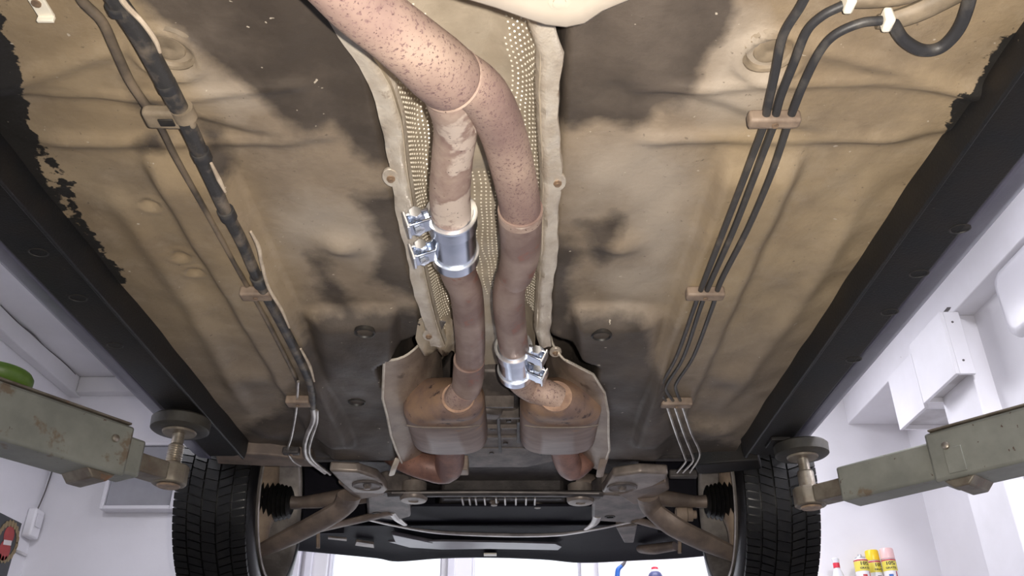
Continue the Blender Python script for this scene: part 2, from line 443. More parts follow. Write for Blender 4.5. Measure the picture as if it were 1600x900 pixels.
lp = empty('wall_lamp', (XN - 0.05, 2.35, 1.33))
a = PX(1561, 470, XN - 0.08); b2 = PX(1584, 533, XN - 0.08)
ly1 = a.y; lz0 = b2.z; lz1 = 1.715
rr = []
for x, ins in ((XN - 0.001, 0.012), (XN - 0.06, 0.0), (XN - 0.085, 0.008), (XN - 0.09, 0.03)):
    ring = []
    y0, y1, z0, z1 = ly1 - 0.95 + ins, ly1 - ins, lz0 + ins, lz1 - ins
    for cy, cz, a0 in ((y1 - .05, z1 - .05, 0), (y0 + .05, z1 - .05, 90), (y0 + .05, z0 + .05, 180), (y1 - .05, z0 + .05, 270)):
        for k in range(5):
            an = math.radians(a0 + 22.5 * k); ring.append((x, cy + .05 * math.cos(an), cz + .05 * math.sin(an)))
    rr.append(ring)
MB().rings(rr).build('diffuser', 'lamp_white', lp, angle=60)
MB().bb(XN - 0.03, XN - 0.0005, ly1 - 0.95 - 0.006, ly1 + 0.006, lz0 - 0.006, lz0 - 0.0005).build('rim', 'grimy_white', lp)
tag(lp, 'white wall lamp with a rounded cover beside the right sill', 'lamp')

jb = PX(60, 822, XL + 0.03)
jb = Vector((XL + 0.0, min(jb.y, YF - 0.06), jb.z))
t = empty('wall_switch_box', (XL + 0.02, jb.y, jb.z - 0.09))
MB().bb(XL + 0.0005, XL + 0.05, jb.y - 0.045, jb.y + 0.045, jb.z - 0.075, jb.z + 0.075).build('box_body', 'white_board', t, bevel=0.01)
MB().bb(XL + 0.0505, XL + 0.056, jb.y - 0.03, jb.y + 0.03, jb.z - 0.02, jb.z + 0.05).build('cover', 'lamp_white', t, bevel=0.003)
MB().bb(XL + 0.0005, XL + 0.012, jb.y - 0.05, jb.y + 0.05, jb.z - 0.16, jb.z - 0.145).build('dust_ledge', 'grimy_white', t, bevel=0.003)
MB().tube([(XL + 0.02, jb.y + 0.01, jb.z + 0.07), (XL + 0.02, jb.y + 0.04, jb.z + 0.2), (XL + 0.02, jb.y + 0.06, jb.z + 0.42)], 0.004, 6).build('cable', 'crack', t)
tag(t, 'small white switch box with a thin cable on the left wall', 'switch box')

# dark poster with a red emblem on the left wall
pt = PX(33, 818, XL); pb0 = PX(14, 905, XL)
t = empty('wall_poster', (XL, pt.y - 0.3, pt.z - 0.6))
py1 = pt.y; pz1 = pt.z
MB().bb(XL + 0.0005, XL + 0.004, py1 - 0.55, py1, pz1 - 0.75, pz1).build('sheet', 'poster_dark', t, smooth=False)
ec = PX(10, 846, XL)
def disc_on_left(name, r, y, z, x, m, ry=1.0, rz=1.0, r0=0.0, n=28):
    mb = MB()
    ring = lambda rad, xx: [(xx, y + rad * ry * math.cos(2 * math.pi * k / n), z + rad * rz * math.sin(2 * math.pi * k / n)) for k in range(n)]
    if r0: mb.rings([ring(r0, XL + x), ring(r, XL + x), ring(r, XL + x + 0.0012), ring(r0, XL + x + 0.0012), ring(r0, XL + x)], cap=False)
    else: mb.rings([ring(r, XL + x), ring(r, XL + x + 0.0012)])
    return mb.build(name, m, t, smooth=False)
disc_on_left('emblem_wreath', 0.10, ec.y, ec.z, 0.0042, 'poster_gold', r0=0.078)
disc_on_left('emblem_ball', 0.046, ec.y, ec.z + 0.03, 0.0042, 'poster_red')
disc_on_left('emblem_ball', 0.050, ec.y - 0.005, ec.z - 0.045, 0.0056, 'poster_red')
for k in range(20):
    an = k * 2 * math.pi / 20
    disc_on_left('emblem_leaf', 0.012, ec.y + 0.089 * math.cos(an), ec.z + 0.089 * math.sin(an), 0.0056, 'poster_gold', ry=1.0, rz=1.6, n=8)
MB().box((XL + 0.0075, ec.y, ec.z - 0.006), (0.001, 0.07, 0.024), Matrix.Rotation(0.15, 3, 'X')).build('emblem_band', 'poster_white', t, smooth=False)
tag(t, 'dark poster with a red emblem in a gold wreath on the left wall', 'poster')

# shelf with cans and bottles on the front wall, most of it below the frame
def text_mesh(txt, size):
    cu = bpy.data.curves.new('t', 'FONT'); cu.body = txt; cu.size = size; cu.align_x = 'CENTER'; cu.align_y = 'CENTER'; cu.extrude = 0.0; cu.offset = size * 0.03; cu.resolution_u = 2
    o = bpy.data.objects.new('t', cu); COL.objects.link(o)
    bpy.context.view_layer.update()
    me = bpy.data.meshes.new_from_object(o.evaluated_get(bpy.context.evaluated_depsgraph_get()))
    vs = [v.co.copy() for v in me.vertices]; fs = [tuple(p.vertices) for p in me.polygons]
    bpy.data.objects.remove(o); bpy.data.curves.remove(cu); bpy.data.meshes.remove(me)
    return vs, fs
SHY = YF - 0.12
canspec = []
top = PY(1357, 866, SHY)
SHZ = top.z - 0.235
t = empty('wall_shelf', (1.4, YF - 0.12, SHZ - 0.03))
MB().bb(0.35, XR - 0.02, YF - 0.24, YF - 0.001, SHZ - 0.022, SHZ).build('shelf_board', 'shelf_board', t, bevel=0.002)
for x in (0.6, 1.3, 2.0):
    MB().bb(x - 0.012, x + 0.012, YF - 0.2, YF - 0.001, SHZ - 0.1, SHZ - 0.0225).build('bracket', 'can_metal', t)
tag(t, 'pale wall shelf carrying the spray cans', 'shelf')
def wrap(mb, vs, fs, c, r, ang0, z, R):
    out = []
    for v in vs:
        an = ang0 + v.x / r
        out.append((c[0] + R * math.sin(an), c[1] - R * math.cos(an), z + v.y))
    mb.add(out, fs)
def arcpatch(mb, c, R, a0, a1, z0, z1, n=8):
    vs = []
    for k in range(n + 1):
        an = a0 + (a1 - a0) * k / n
        for z in (z0, z1): vs.append((c[0] + R * math.sin(an), c[1] - R * math.cos(an), z))
    mb.add(vs, [(2 * k, 2 * k + 2, 2 * k + 3, 2 * k + 1) for k in range(n)])
def spray_can(px, py, cap, turn, mark, txt, back=0.0):
    p = PY(px, py, SHY + back); h = 0.235 if cap != 'can_metal' else 0.205
    c = (p.x, SHY + back); z0 = SHZ + 0.001; r = 0.0345
    ztop = max(p.z, z0 + 0.15)
    t = empty('spray_can', (c[0], c[1], z0))
    zc = ztop - (0.052 if cap != 'can_metal' else 0.018)
    MB().lathe((c[0], c[1], z0), (0, 0, 1), [(r - .004, 0), (r, .006), (r, zc - z0 - .012), (r - .003, zc - z0 - .004), (r * .8, zc - z0)]).build('can_body', 'label_white', t)
    if cap != 'can_metal':
        MB().lathe((c[0], c[1], zc - 0.002), (0, 0, 1), [(r - .0005, 0), (r - .001, .046), (r - .004, .052), (r * .6, .0535)]).build('cap', cap, t)
    else:
        MB().lathe((c[0], c[1], zc), (0, 0, 1), [(r * .78, 0), (r * .72, .008), (r * .3, .010), (r * .28, .022)]).build('valve_dome', cap, t)
    zl = zc - 0.008
    MB().lathe((c[0], c[1], zl - 0.006), (0, 0, 1), [(r + .0004, 0), (r + .0004, .007)]).build('red_band', 'label_red', t)
    MB().lathe((c[0], c[1], zl - 0.055), (0, 0, 1), [(r + .0006, 0), (r + .0006, .048)]).build('yellow_band', 'label_yellow', t)
    for s, zz, sz in (('10%', zl - 0.020, 0.022), ('GRATIS', zl - 0.042, 0.0125)):
        mb = MB(); vs, fs = text_mesh(s, sz)
        vs = [Vector((v.x * 1.25, v.y, 0)) for v in vs]
        wrap(mb, vs, fs, c, r, turn, zz, r + 0.0011)
        mb.build('lettering', 'label_black', t, smooth=False, fix=False)
    mb = MB(); arcpatch(mb, c, r + .0006, turn - .5, turn + .1, zl - .10, zl - .072); mb.build('picture_patch', mark, t, smooth=False, fix=False)
    mb = MB(); arcpatch(mb, c, r + .0006, turn + .55, turn + .75, z0 + .01, zl - .058); mb.build('side_stripe', 'label_red', t, smooth=False, fix=False)
    tag(t, txt, 'spray can', 'spray cans on the wall shelf')
spray_can(1343, 868, 'can_metal', 0.12, 'label_red', 'uncapped spray can with a bare metal top and yellow label')
spray_can(1361, 860, 'cap_yellow', 0.35, 'label_black', 'yellow capped spray can between two others on the shelf', 0.05)
spray_can(1384, 857, 'cap_pink', -0.2, 'label_blue', 'pink capped spray can at the right end of the three')
p = PY(1305, 873, SHY)
t = empty('squeeze_bottle', (p.x, SHY, SHZ)); z0 = SHZ + .001; H = p.z - z0
MB().lathe((p.x, SHY, z0), (0, 0, 1), [(.026, 0), (.03, .005), (.03, H - .1), (.024, H - .07), (.013, H - .045)]).build('bottle_body', 'bottle_clear', t)
MB().lathe((p.x, SHY, z0 + H - .046), (0, 0, 1), [(.0165, 0), (.0165, .024)]).build('red_collar', 'cap_red', t)
MB().lathe((p.x, SHY, z0 + H - .022), (0, 0, 1), [(.017, 0), (.019, .02), (.015, .024)]).build('cap', 'bottle_clear', t)
tag(t, 'clear bottle with a red collar beside the right tyre', 'bottle')
p = PY(974, 884, SHY)
t = empty('bent_brush', (p.x - .03, SHY, SHZ)); z0 = SHZ + .001
MB().lathe((p.x - .032, SHY, z0), (0, 0, 1), [(.03, 0), (.034, .006), (.034, .09), (.028, .1)]).build('holder_cup', 'navy', t)
MB().tube([(p.x - .032, SHY, z0 + .1), (p.x - .034, SHY, p.z - .06), (p.x - .028, SHY, p.z - .02), (p.x - .008, SHY, p.z + .0)], [.013, .013, .012, .009], 10).build('handle', 'brush_blue', t)
MB().tube([(p.x - .008, SHY, p.z + .0), (p.x + .006, SHY, p.z + .014), (p.x + .018, SHY, p.z + .03)], [.010, .008, .003], 8).build('bristle_tip', 'bristle', t)
tag(t, 'blue handled bent brush with a grey tip, upright below the bumper', 'brush')
p = PY(1023, 889, SHY)
t = empty('capped_bottle', (p.x, SHY, SHZ)); z0 = SHZ + .001; H = p.z - z0
MB().lathe((p.x, SHY, z0), (0, 0, 1), [(.034, 0), (.038, .006), (.038, H - .04), (.03, H - .022), (.02, H - .014)]).build('bottle_body', 'navy', t)
MB().lathe((p.x, SHY, z0 + H - .016), (0, 0, 1), [(.021, 0), (.021, .012)]).build('white_collar', 'label_white', t)
MB().lathe((p.x, SHY, z0 + H - .006), (0, 0, 1), [(.018, 0), (.017, .012), (.01, .016)]).build('cap', 'cap_red', t)
tag(t, 'dark bottle with a red cap and white collar below the bumper', 'bottle')

# ================================================================== THE LIFT
SILL = 0.68
def lift_arm(side, eye_px, out_px, pad_px, txt, inner_len, colx):
    pad = PZ(pad_px[0], pad_px[1], SILL - 0.006)
    Ec = PZ(eye_px[0], eye_px[1], 0.545)
    Ec = Vector((pad.x, pad.y, 0.545))
    far = PZ(out_px[0], out_px[1], 0.55)
    d = Vector((far.x - Ec.x, far.y - Ec.y, 0)).normalized()
    sd = Vector((-d.y, d.x, 0))
    R = Matrix((d, sd, Vector((0, 0, 1)))).transposed()
    t = empty('lift_arm', (Ec.x + d.x * 1.2, Ec.y + d.y * 1.2, 0.45))
    # eye with tongue
    n = 20
    eye = MB()
    ring = [Ec + Vector((math.cos(a) * 0.036, math.sin(a) * 0.036, 0)) for a in [2 * math.pi * k / 10 + .3 for k in range(10)]]
    eye.prism(ring, 0.524, 0.566)
    eye.box(Ec + d * 0.075 + Vector((0, 0, 0)), (0.10, 0.052, 0.038), R)
    eye.build('arm_eye', 'lift_worn', t, bevel=0.004)
    MB().lathe(Ec + Vector((0, 0, -0.026)), (0, 0, 1), [(0.012, 0), (0.022, 0.0005), (0.024, 0.004)], 20).build('screw_end', 'bolt_brown', t)
    # inner beam, outer beam
    a0, a1 = 0.095, 0.095 + inner_len
    MB().box(Ec + d * ((a0 + a1 + .25) / 2) + Vector((0, 0, 0.002)), (a1 - a0 + .25, 0.072, 0.076), R).build('inner_beam', 'lift_paint', t, bevel=0.006)
    L = 1.15
    MB().box(Ec + d * (a1 + L / 2) + Vector((0, 0, 0.004)), (L, 0.098, 0.1), R).build('outer_beam', 'lift_paint', t, bevel=0.006)
    MB().box(Ec + d * (a1 + L / 2) + Vector((0, 0, 0.0565)), (L * .98, 0.104, 0.004), R).build('top_strip', 'lift_worn', t, bevel=0.001)
    # stop block under the beam mouth
    sb = MB()
    q = [(-0.036, -0.049), (0.026, -0.049), (0.010, -0.066), (-0.020, -0.066)]
    base = Ec + d * (a1 + 0.05)
    for w in (1,):
        pts = [base + d * x + Vector((0, 0, z + 0.004)) for x, z in q]
        sb.slab([p - sd * 0.042 for p in pts], sd, 0.084)
    sb.build('stop_block', 'lift_worn', t, bevel=0.003)
    wp = base - sd * (0.0495 * side) + Vector((0, 0, 0))
    if side > 0: MB().box(base - sd * side * 0.0502 + Vector((0, 0, -0.012)) + d * 0.0, (0.035, 0.004, 0.05), R).build('weld_plate', 'lift_paint', t, bevel=0.001)
    q = base - sd * side * 0.0525 + Vector((0, 0, 0.018)) - d * 0.01
    MB().lathe(q, -sd * side, [(0.008, 0), (0.007, 0.004), (0.003, 0.006)], 12).build('rivet', 'screw_steel', t)
    # screw and pad
    if side < 0:
        prof = []
        z = 0.566
        k = 0
        while z < 0.611:
            prof.append((0.0168 if k % 2 else 0.0145, z - 0.566)); z += 0.0025; k += 1
        prof = [(0.0165, -0.002)] + prof + [(0.0125, 0.047), (0.0125, 0.079)]
    else:
        prof = [(0.0185, -0.002), (0.0185, 0.036), (0.0165, 0.04), (0.0125, 0.041), (0.0125, 0.079)]
    MB().lathe((Ec.x, Ec.y, 0.566), (0, 0, 1), prof, 24).build('pad_screw', 'screw_steel', t, angle=25)
    PD = MB().lathe((Ec.x, Ec.y, 0.640), (0, 0, 1), [(0.035, 0.0), (0.056, 0.0015), (0.061, 0.005), (0.062, 0.026), (0.058, 0.030)], 36)
    PD.build('pad', 'pad_rubber', t)
    MB().lathe((Ec.x, Ec.y, 0.635), (0, 0, 1), [(0.02, 0), (0.034, 0.001), (0.036, 0.005)], 24).build('pad_plate', 'lift_worn', t)
    tag(t, txt, 'lift arm', 'lift arms under the front sills')
    # the column that carries it, outside the picture
    end = Ec + d * (a1 + L)
    pc = end + d * 0.26
    c = empty('lift_column', (pc.x, pc.y, FLOOR))
    MB().box((pc.x, pc.y, (FLOOR + .02 + 1.9) / 2), (.26, .30, 1.88 - FLOOR), R).build('post', 'lift_paint', c, bevel=.01)
    MB().box((pc.x, pc.y, FLOOR + .01), (.5, .6, .02), R).build('base_plate', 'lift_worn', c)
    MB().box(end + d * 0.03 + Vector((0, 0, 0.44 - end.z)), (.30, .2, .10), R).build('carriage', 'lift_paint', c, bevel=.006)
    tag(c, ('left' if side < 0 else 'right') + ' grey green lift column standing on the workshop floor', 'lift column')
    return Ec, d, sd, a1
EL = lift_arm(-1, (268, 738), (0, 655), (285, 652), 'grey green lift arm with a threaded pad screw, beside the left tyre', 0.04, -1.9)
ER = lift_arm(1, (1250, 768), (1600, 690), (1250, 692), 'grey green lift arm with a smooth pad screw, beside the right tyre', 0.21, 1.7)
# green disc lying on the left arm
Ec, d, sd, a1 = EL
g = PZ(-12, 606, 0.6037)
MB().lathe((g.x, g.y, 0.6037), (0, 0, 1), [(0.03, 0), (0.05, 0.001), (0.056, 0.006), (0.062, 0.016), (0.062, 0.024), (0.058, 0.03), (0.04, 0.032)], 32).build('rubber_disc', 'green_rubber')
tag(bpy.data.objects['rubber_disc'], 'round green rubber disc lying on top of the left lift arm', 'rubber disc')

# ================================================================== THE CAR
car = empty('car', (CX, 1.2, SILL))
tag(car, 'underside of a raised dark car with rusty twin exhaust pipes', 'car')
PAN = 0.72

def sstep(a, b, x):
    t = np.clip((x - a) / (b - a), 0, 1); return t * t * (3 - 2 * t)

def poly_sd(px, py, poly):
    """signed distance in pixels (inside positive)"""
    P = np.array(poly, float); n = len(P)
    dmin = np.full(px.shape, 1e9); ins = np.zeros(px.shape, bool)
    for i in range(n):
        a = P[i]; b = P[(i + 1) % n]
        ex, ey = b - a; wx_, wy_ = px - a[0], py - a[1]
        t = np.clip((wx_ * ex + wy_ * ey) / (ex * ex + ey * ey + 1e-9), 0, 1)
        dmin = np.minimum(dmin, np.hypot(wx_ - t * ex, wy_ - t * ey))
        c = ((a[1] > py) != (b[1] > py)) & (px < (b[0] - a[0]) * (py - a[1]) / (b[1] - a[1] + 1e-12) + a[0])
        ins ^= c
    return np.where(ins, dmin, -dmin)

def pan_height(x, y):
    ax = np.abs(x)
    z = np.full(x.shape, PAN)
    # rear half slightly lower, two pressed cross beads
    z -= 0.010 * (1 - sstep(0.80, 0.83, y + 0.05 * np.sin(x * 9))) * sstep(0.15, 0.2, ax)
    z -= 0.006 * np.exp(-((y - 0.765 - 0.012 * np.sin(x * 11)) / 0.008) ** 2) * sstep(0.17, 0.22, ax)
    z -= 0.009 * np.exp(-((y - 0.865) / 0.012) ** 2) * sstep(0.2, 0.25, ax) * (1 - sstep(0.52, 0.6, ax))
    # chassis rails
    rail = sstep(0.325, 0.345, ax) * (1 - sstep(0.425, 0.455, ax)) * sstep(0.86, 0.95, y) * (1 - sstep(1.9, 2.0, y))
    z -= 0.028 * rail
    # front boxes beside the tunnel
    t = np.clip((y - 1.30) / 0.85, 0, 1)
    a = 0.155 + 0.10 * t; b = 0.30 + 0.14 * t
    bx = sstep(a - 0.012, a + 0.012, ax) * (1 - sstep(b - 0.03, b + 0.03, ax)) * sstep(1.31, 1.36, y) * (1 - sstep(2.06, 2.15, y))
    z = np.where(y > 1.28, z - 0.035 * bx * (1 - 0.35 * np.exp(-((y - 1.8) / 0.12) ** 2)), z)
    # seat bosses
    for sx in (-1, 1):
        d2 = ((x - sx * 0.215) / 0.032) ** 2 + ((y - 1.12) / 0.026) ** 2
        z -= 0.016 * np.exp(-d2)
        d2 = ((x - sx * 0.5) / 0.05) ** 2 + ((y - 1.62) / 0.05) ** 2
        z -= 0.014 * np.exp(-d2)
        d2 = ((x - sx * 0.52) / 0.06) ** 2 + ((y - 1.93) / 0.05) ** 2
        z -= 0.02 * np.exp(-d2)
        z -= 0.010 * np.exp(-(((x - sx * 0.535) + 0.02 * np.sin(y * 4)) / 0.02) ** 2) * sstep(0.9, 1.1, y) * (1 - sstep(1.7, 1.9, y))
        # recess round the big plugs
    for (bxp, byp) in ((235, 320), (283, 399), (305, 425)):
        p = PZ(bxp, byp, PAN); r = np.hypot(x + CX - p.x, y - p.y)
        z += 0.006 * (1 - sstep(0.010, 0.014, r)) - 0.003 * np.exp(-((r - 0.017) / 0.004) ** 2)
    for (bxp, byp) in ((262, 84), (1204, 88)):
        p = PZ(bxp, byp, PAN - 0.01); r = np.hypot(x + CX - p.x, y - p.y)
        z -= 0.008 * np.exp(-((r - 0.036) / 0.006) ** 2)
    # oblique swages on the outer floor
    z -= 0.007 * np.exp(-((y - 0.70 - 0.35 * (ax - 0.40)) / 0.012) ** 2) * sstep(0.36, 0.40, ax)
    # tunnel
    hw = 0.112 + 0.10 * sstep(1.42, 1.52, y)
    z += (0.165 + 0.06 * sstep(1.4, 1.55, y)) * (1 - sstep(hw - 0.012, hw + 0.006, ax))
    # gentle waviness
    z += 0.0022 * np.sin(x * 23 + y * 7) * np.sin(y * 17 - x * 5) + 0.0012 * np.sin(x * 61 + 3) * np.sin(y * 47 + x * 20)
    # toe board / fire wall
    z += 0.30 * sstep(2.14, 2.26, y)
    return z

xs = np.arange(-0.617, 0.6175, 0.0062); ys = np.arange(-0.75, 2.28, 0.0068)
X, Y = np.meshgrid(xs, ys)
Zp = pan_height(X, Y)
nV = np.stack([X.ravel() + CX, Y.ravel(), Zp.ravel()], 1)
h, w = X.shape
idx = np.arange(h * w).reshape(h, w)
quads = np.stack([idx[:-1, :-1], idx[1:, :-1], idx[1:, 1:], idx[:-1, 1:]], -1).reshape(-1, 4)
pan = MB(); pan.v = [tuple(p) for p in nV]; pan.f = [tuple(int(i) for i in q) for q in quads]

# stain masks, drawn where the photograph shows undercoat, grime and pale dust
flat = nV.copy(); flat[:, 2] = np.clip(flat[:, 2], PAN - 0.05, PAN + 0.01)
ok = flat[:, 1] > 0.12
U, Vv = np.full(len(flat), -500.0), np.full(len(flat), -500.0)
u_, v_ = project(flat[ok]); U[ok] = u_; Vv[ok] = v_
def field(polys, soft):
    m = np.full(len(U), -1e9)
    for p in polys: m = np.maximum(m, poly_sd(U, Vv, p))
    return np.clip(0.5 + m / (2 * soft), 0, 1)
under = field([
    [(-300, -200), (-20, -60), (5, 40), (18, 70), (38, 140), (46, 195), (62, 240), (62, 262), (90, 300), (104, 328), (124, 345), (150, 372), (188, 418), (196, 455), (228, 500), (246, 548), (288, 602), (250, 660), (0, 420), (-300, 200)],
    [(40, 185), (62, 225), (88, 250), (112, 300), (146, 366), (150, 392), (130, 366), (104, 318), (80, 270), (52, 235)],
    [(62, 262), (74, 272), (98, 322), (130, 372), (120, 376), (86, 328)],
    [(1900, -200), (1640, -20), (1590, 50), (1570, 58), (1540, 95), (1528, 122), (1512, 140), (1498, 152), (1484, 172), (1480, 205), (1493, 226), (1470, 262), (1440, 296), (1414, 352), (1396, 380), (1352, 430), (1346, 452), (1318, 488), (1300, 528), (1262, 575), (1226, 624), (1260, 690), (1700, 300)]], 22)
grime_falloff = field([
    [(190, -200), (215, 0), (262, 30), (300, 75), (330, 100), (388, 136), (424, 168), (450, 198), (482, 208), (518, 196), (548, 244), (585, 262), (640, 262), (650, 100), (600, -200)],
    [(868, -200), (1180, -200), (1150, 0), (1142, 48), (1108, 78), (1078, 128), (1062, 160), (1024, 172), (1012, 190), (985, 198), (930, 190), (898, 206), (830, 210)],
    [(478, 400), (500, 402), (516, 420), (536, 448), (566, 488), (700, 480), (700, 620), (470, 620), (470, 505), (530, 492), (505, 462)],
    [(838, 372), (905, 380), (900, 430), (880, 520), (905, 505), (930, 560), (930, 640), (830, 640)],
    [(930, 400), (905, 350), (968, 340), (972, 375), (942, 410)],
    [(470, 492), (640, 490), (660, 760), (300, 760), (330, 700), (440, 640), (470, 560)],  # this and the next: front dirt with flash falloff painted in
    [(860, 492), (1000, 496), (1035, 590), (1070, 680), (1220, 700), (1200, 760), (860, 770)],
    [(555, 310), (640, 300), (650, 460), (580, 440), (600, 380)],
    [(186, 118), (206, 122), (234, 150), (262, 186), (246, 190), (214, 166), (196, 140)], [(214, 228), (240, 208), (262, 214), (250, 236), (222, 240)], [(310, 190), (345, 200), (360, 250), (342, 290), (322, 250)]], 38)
pale = field([
    [(900, 220), (1010, 205), (1095, 235), (1105, 300), (1050, 480), (960, 490), (935, 420), (985, 390), (972, 330), (905, 330), (885, 280)],
    [(1130, 20), (1200, 20), (1240, 150), (1180, 200), (1100, 190), (1070, 165), (1110, 90)],
    [(430, 330), (480, 290), (600, 330), (610, 420), (530, 400), (460, 395), (420, 380)],
    [(250, 60), (330, 110), (400, 165), (360, 190), (290, 150)]], 60)
tan = np.clip(1.0 - sstep(430, 640, Vv) * 0.75 - 0.55 * (1 - sstep(0.27, 0.36, np.abs(nV[:, 0] - CX))), 0, 1)  # tan greys towards the front, partly painted flash falloff
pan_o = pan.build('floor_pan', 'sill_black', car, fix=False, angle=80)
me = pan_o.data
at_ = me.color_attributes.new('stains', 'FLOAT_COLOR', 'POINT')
at_.data.foreach_set('color', np.stack([under, grime_falloff, pale, tan], 1).astype(np.float32).ravel())
m = bpy.data.materials.new('pan_coating'); m.use_nodes = True
nt = m.node_tree; bs = nt.nodes['Principled BSDF']
L = nt.links.new
tc = _n(nt, 'ShaderNodeTexCoord')
def pn(sc, det=6.0, rg=0.6):
    n = _n(nt, 'ShaderNodeTexNoise'); n.inputs['Scale'].default_value = sc; n.inputs['Detail'].default_value = det; n.inputs['Roughness'].default_value = rg
    L(tc.outputs['Object'], n.inputs['Vector']); return n.outputs['Fac']
def mr(src, a, b, c=0.0, d=1.0):
    r = _n(nt, 'ShaderNodeMapRange'); r.inputs[1].default_value = a; r.inputs[2].default_value = b; r.inputs[3].default_value = c; r.inputs[4].default_value = d
    L(src, r.inputs[0]); return r.outputs[0]
def mth(op, a, b):
    r = _n(nt, 'ShaderNodeMath', operation=op)
    for i, q in enumerate((a, b)):
        if isinstance(q, (int, float)): r.inputs[i].default_value = q
        else: L(q, r.inputs[i])
    return r.outputs[0]
def mixc(f, a, b):
    r = _n(nt, 'ShaderNodeMix', data_type='RGBA')
    if isinstance(f, (int, float)): r.inputs[0].default_value = f
    else: L(f, r.inputs[0])
    for i, q in ((6, a), (7, b)):
        if isinstance(q, tuple): r.inputs[i].default_value = rgba(q)
        else: L(q, r.inputs[i])
    return r.outputs[2]
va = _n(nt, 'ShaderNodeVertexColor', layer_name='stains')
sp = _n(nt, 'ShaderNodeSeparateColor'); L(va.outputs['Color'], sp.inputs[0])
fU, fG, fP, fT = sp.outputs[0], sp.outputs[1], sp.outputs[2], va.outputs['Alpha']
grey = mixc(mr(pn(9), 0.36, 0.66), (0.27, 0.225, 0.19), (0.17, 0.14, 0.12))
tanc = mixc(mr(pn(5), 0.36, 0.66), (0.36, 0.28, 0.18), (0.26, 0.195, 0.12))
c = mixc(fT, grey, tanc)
c = mixc(mth('MULTIPLY', mr(pn(3.4, 7, 0.7), 0.44, 0.66), 0.55), c, (0.15, 0.115, 0.085))
c = mixc(mth('MULTIPLY', mr(pn(14, 7, 0.7), 0.52, 0.70), 0.35), c, (0.40, 0.33, 0.245))
pl = mth('MULTIPLY', mr(mth('ADD', fP, mth('MULTIPLY', mth('SUBTRACT', pn(10), 0.5), 0.9)), 0.35, 0.85), 0.8)
c = mixc(pl, c, (0.40, 0.345, 0.285))
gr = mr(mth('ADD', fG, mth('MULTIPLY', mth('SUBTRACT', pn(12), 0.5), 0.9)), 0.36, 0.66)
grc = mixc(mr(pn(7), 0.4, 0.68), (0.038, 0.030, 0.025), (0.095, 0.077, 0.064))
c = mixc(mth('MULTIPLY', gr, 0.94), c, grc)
un = mr(mth('ADD', fU, mth('ADD', mth('MULTIPLY', mth('SUBTRACT', pn(48), 0.5), 1.1), mth('MULTIPLY', mth('SUBTRACT', pn(16), 0.5), 0.9))), 0.47, 0.53)
c = mixc(un, c, (0.016, 0.0145, 0.013))
c = mixc(mth('MULTIPLY', mr(pn(120, 3), 0.68, 0.73), 0.55), c, (0.06, 0.045, 0.035))
c = mixc(mth('MULTIPLY', mr(pn(70, 2), 0.735, 0.76), 0.8), c, (0.52, 0.46, 0.38))
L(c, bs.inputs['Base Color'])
L(mr(pn(6), 0.3, 0.7, 0.46, 0.72), bs.inputs['Roughness'])
bp = _n(nt, 'ShaderNodeBump'); bp.inputs['Strength'].default_value = 0.5; bp.inputs['Distance'].default_value = 0.003
L(pn(42, 8, 0.65), bp.inputs['Height']); L(bp.outputs['Normal'], bs.inputs['Normal'])
me.materials.clear(); me.materials.append(m)

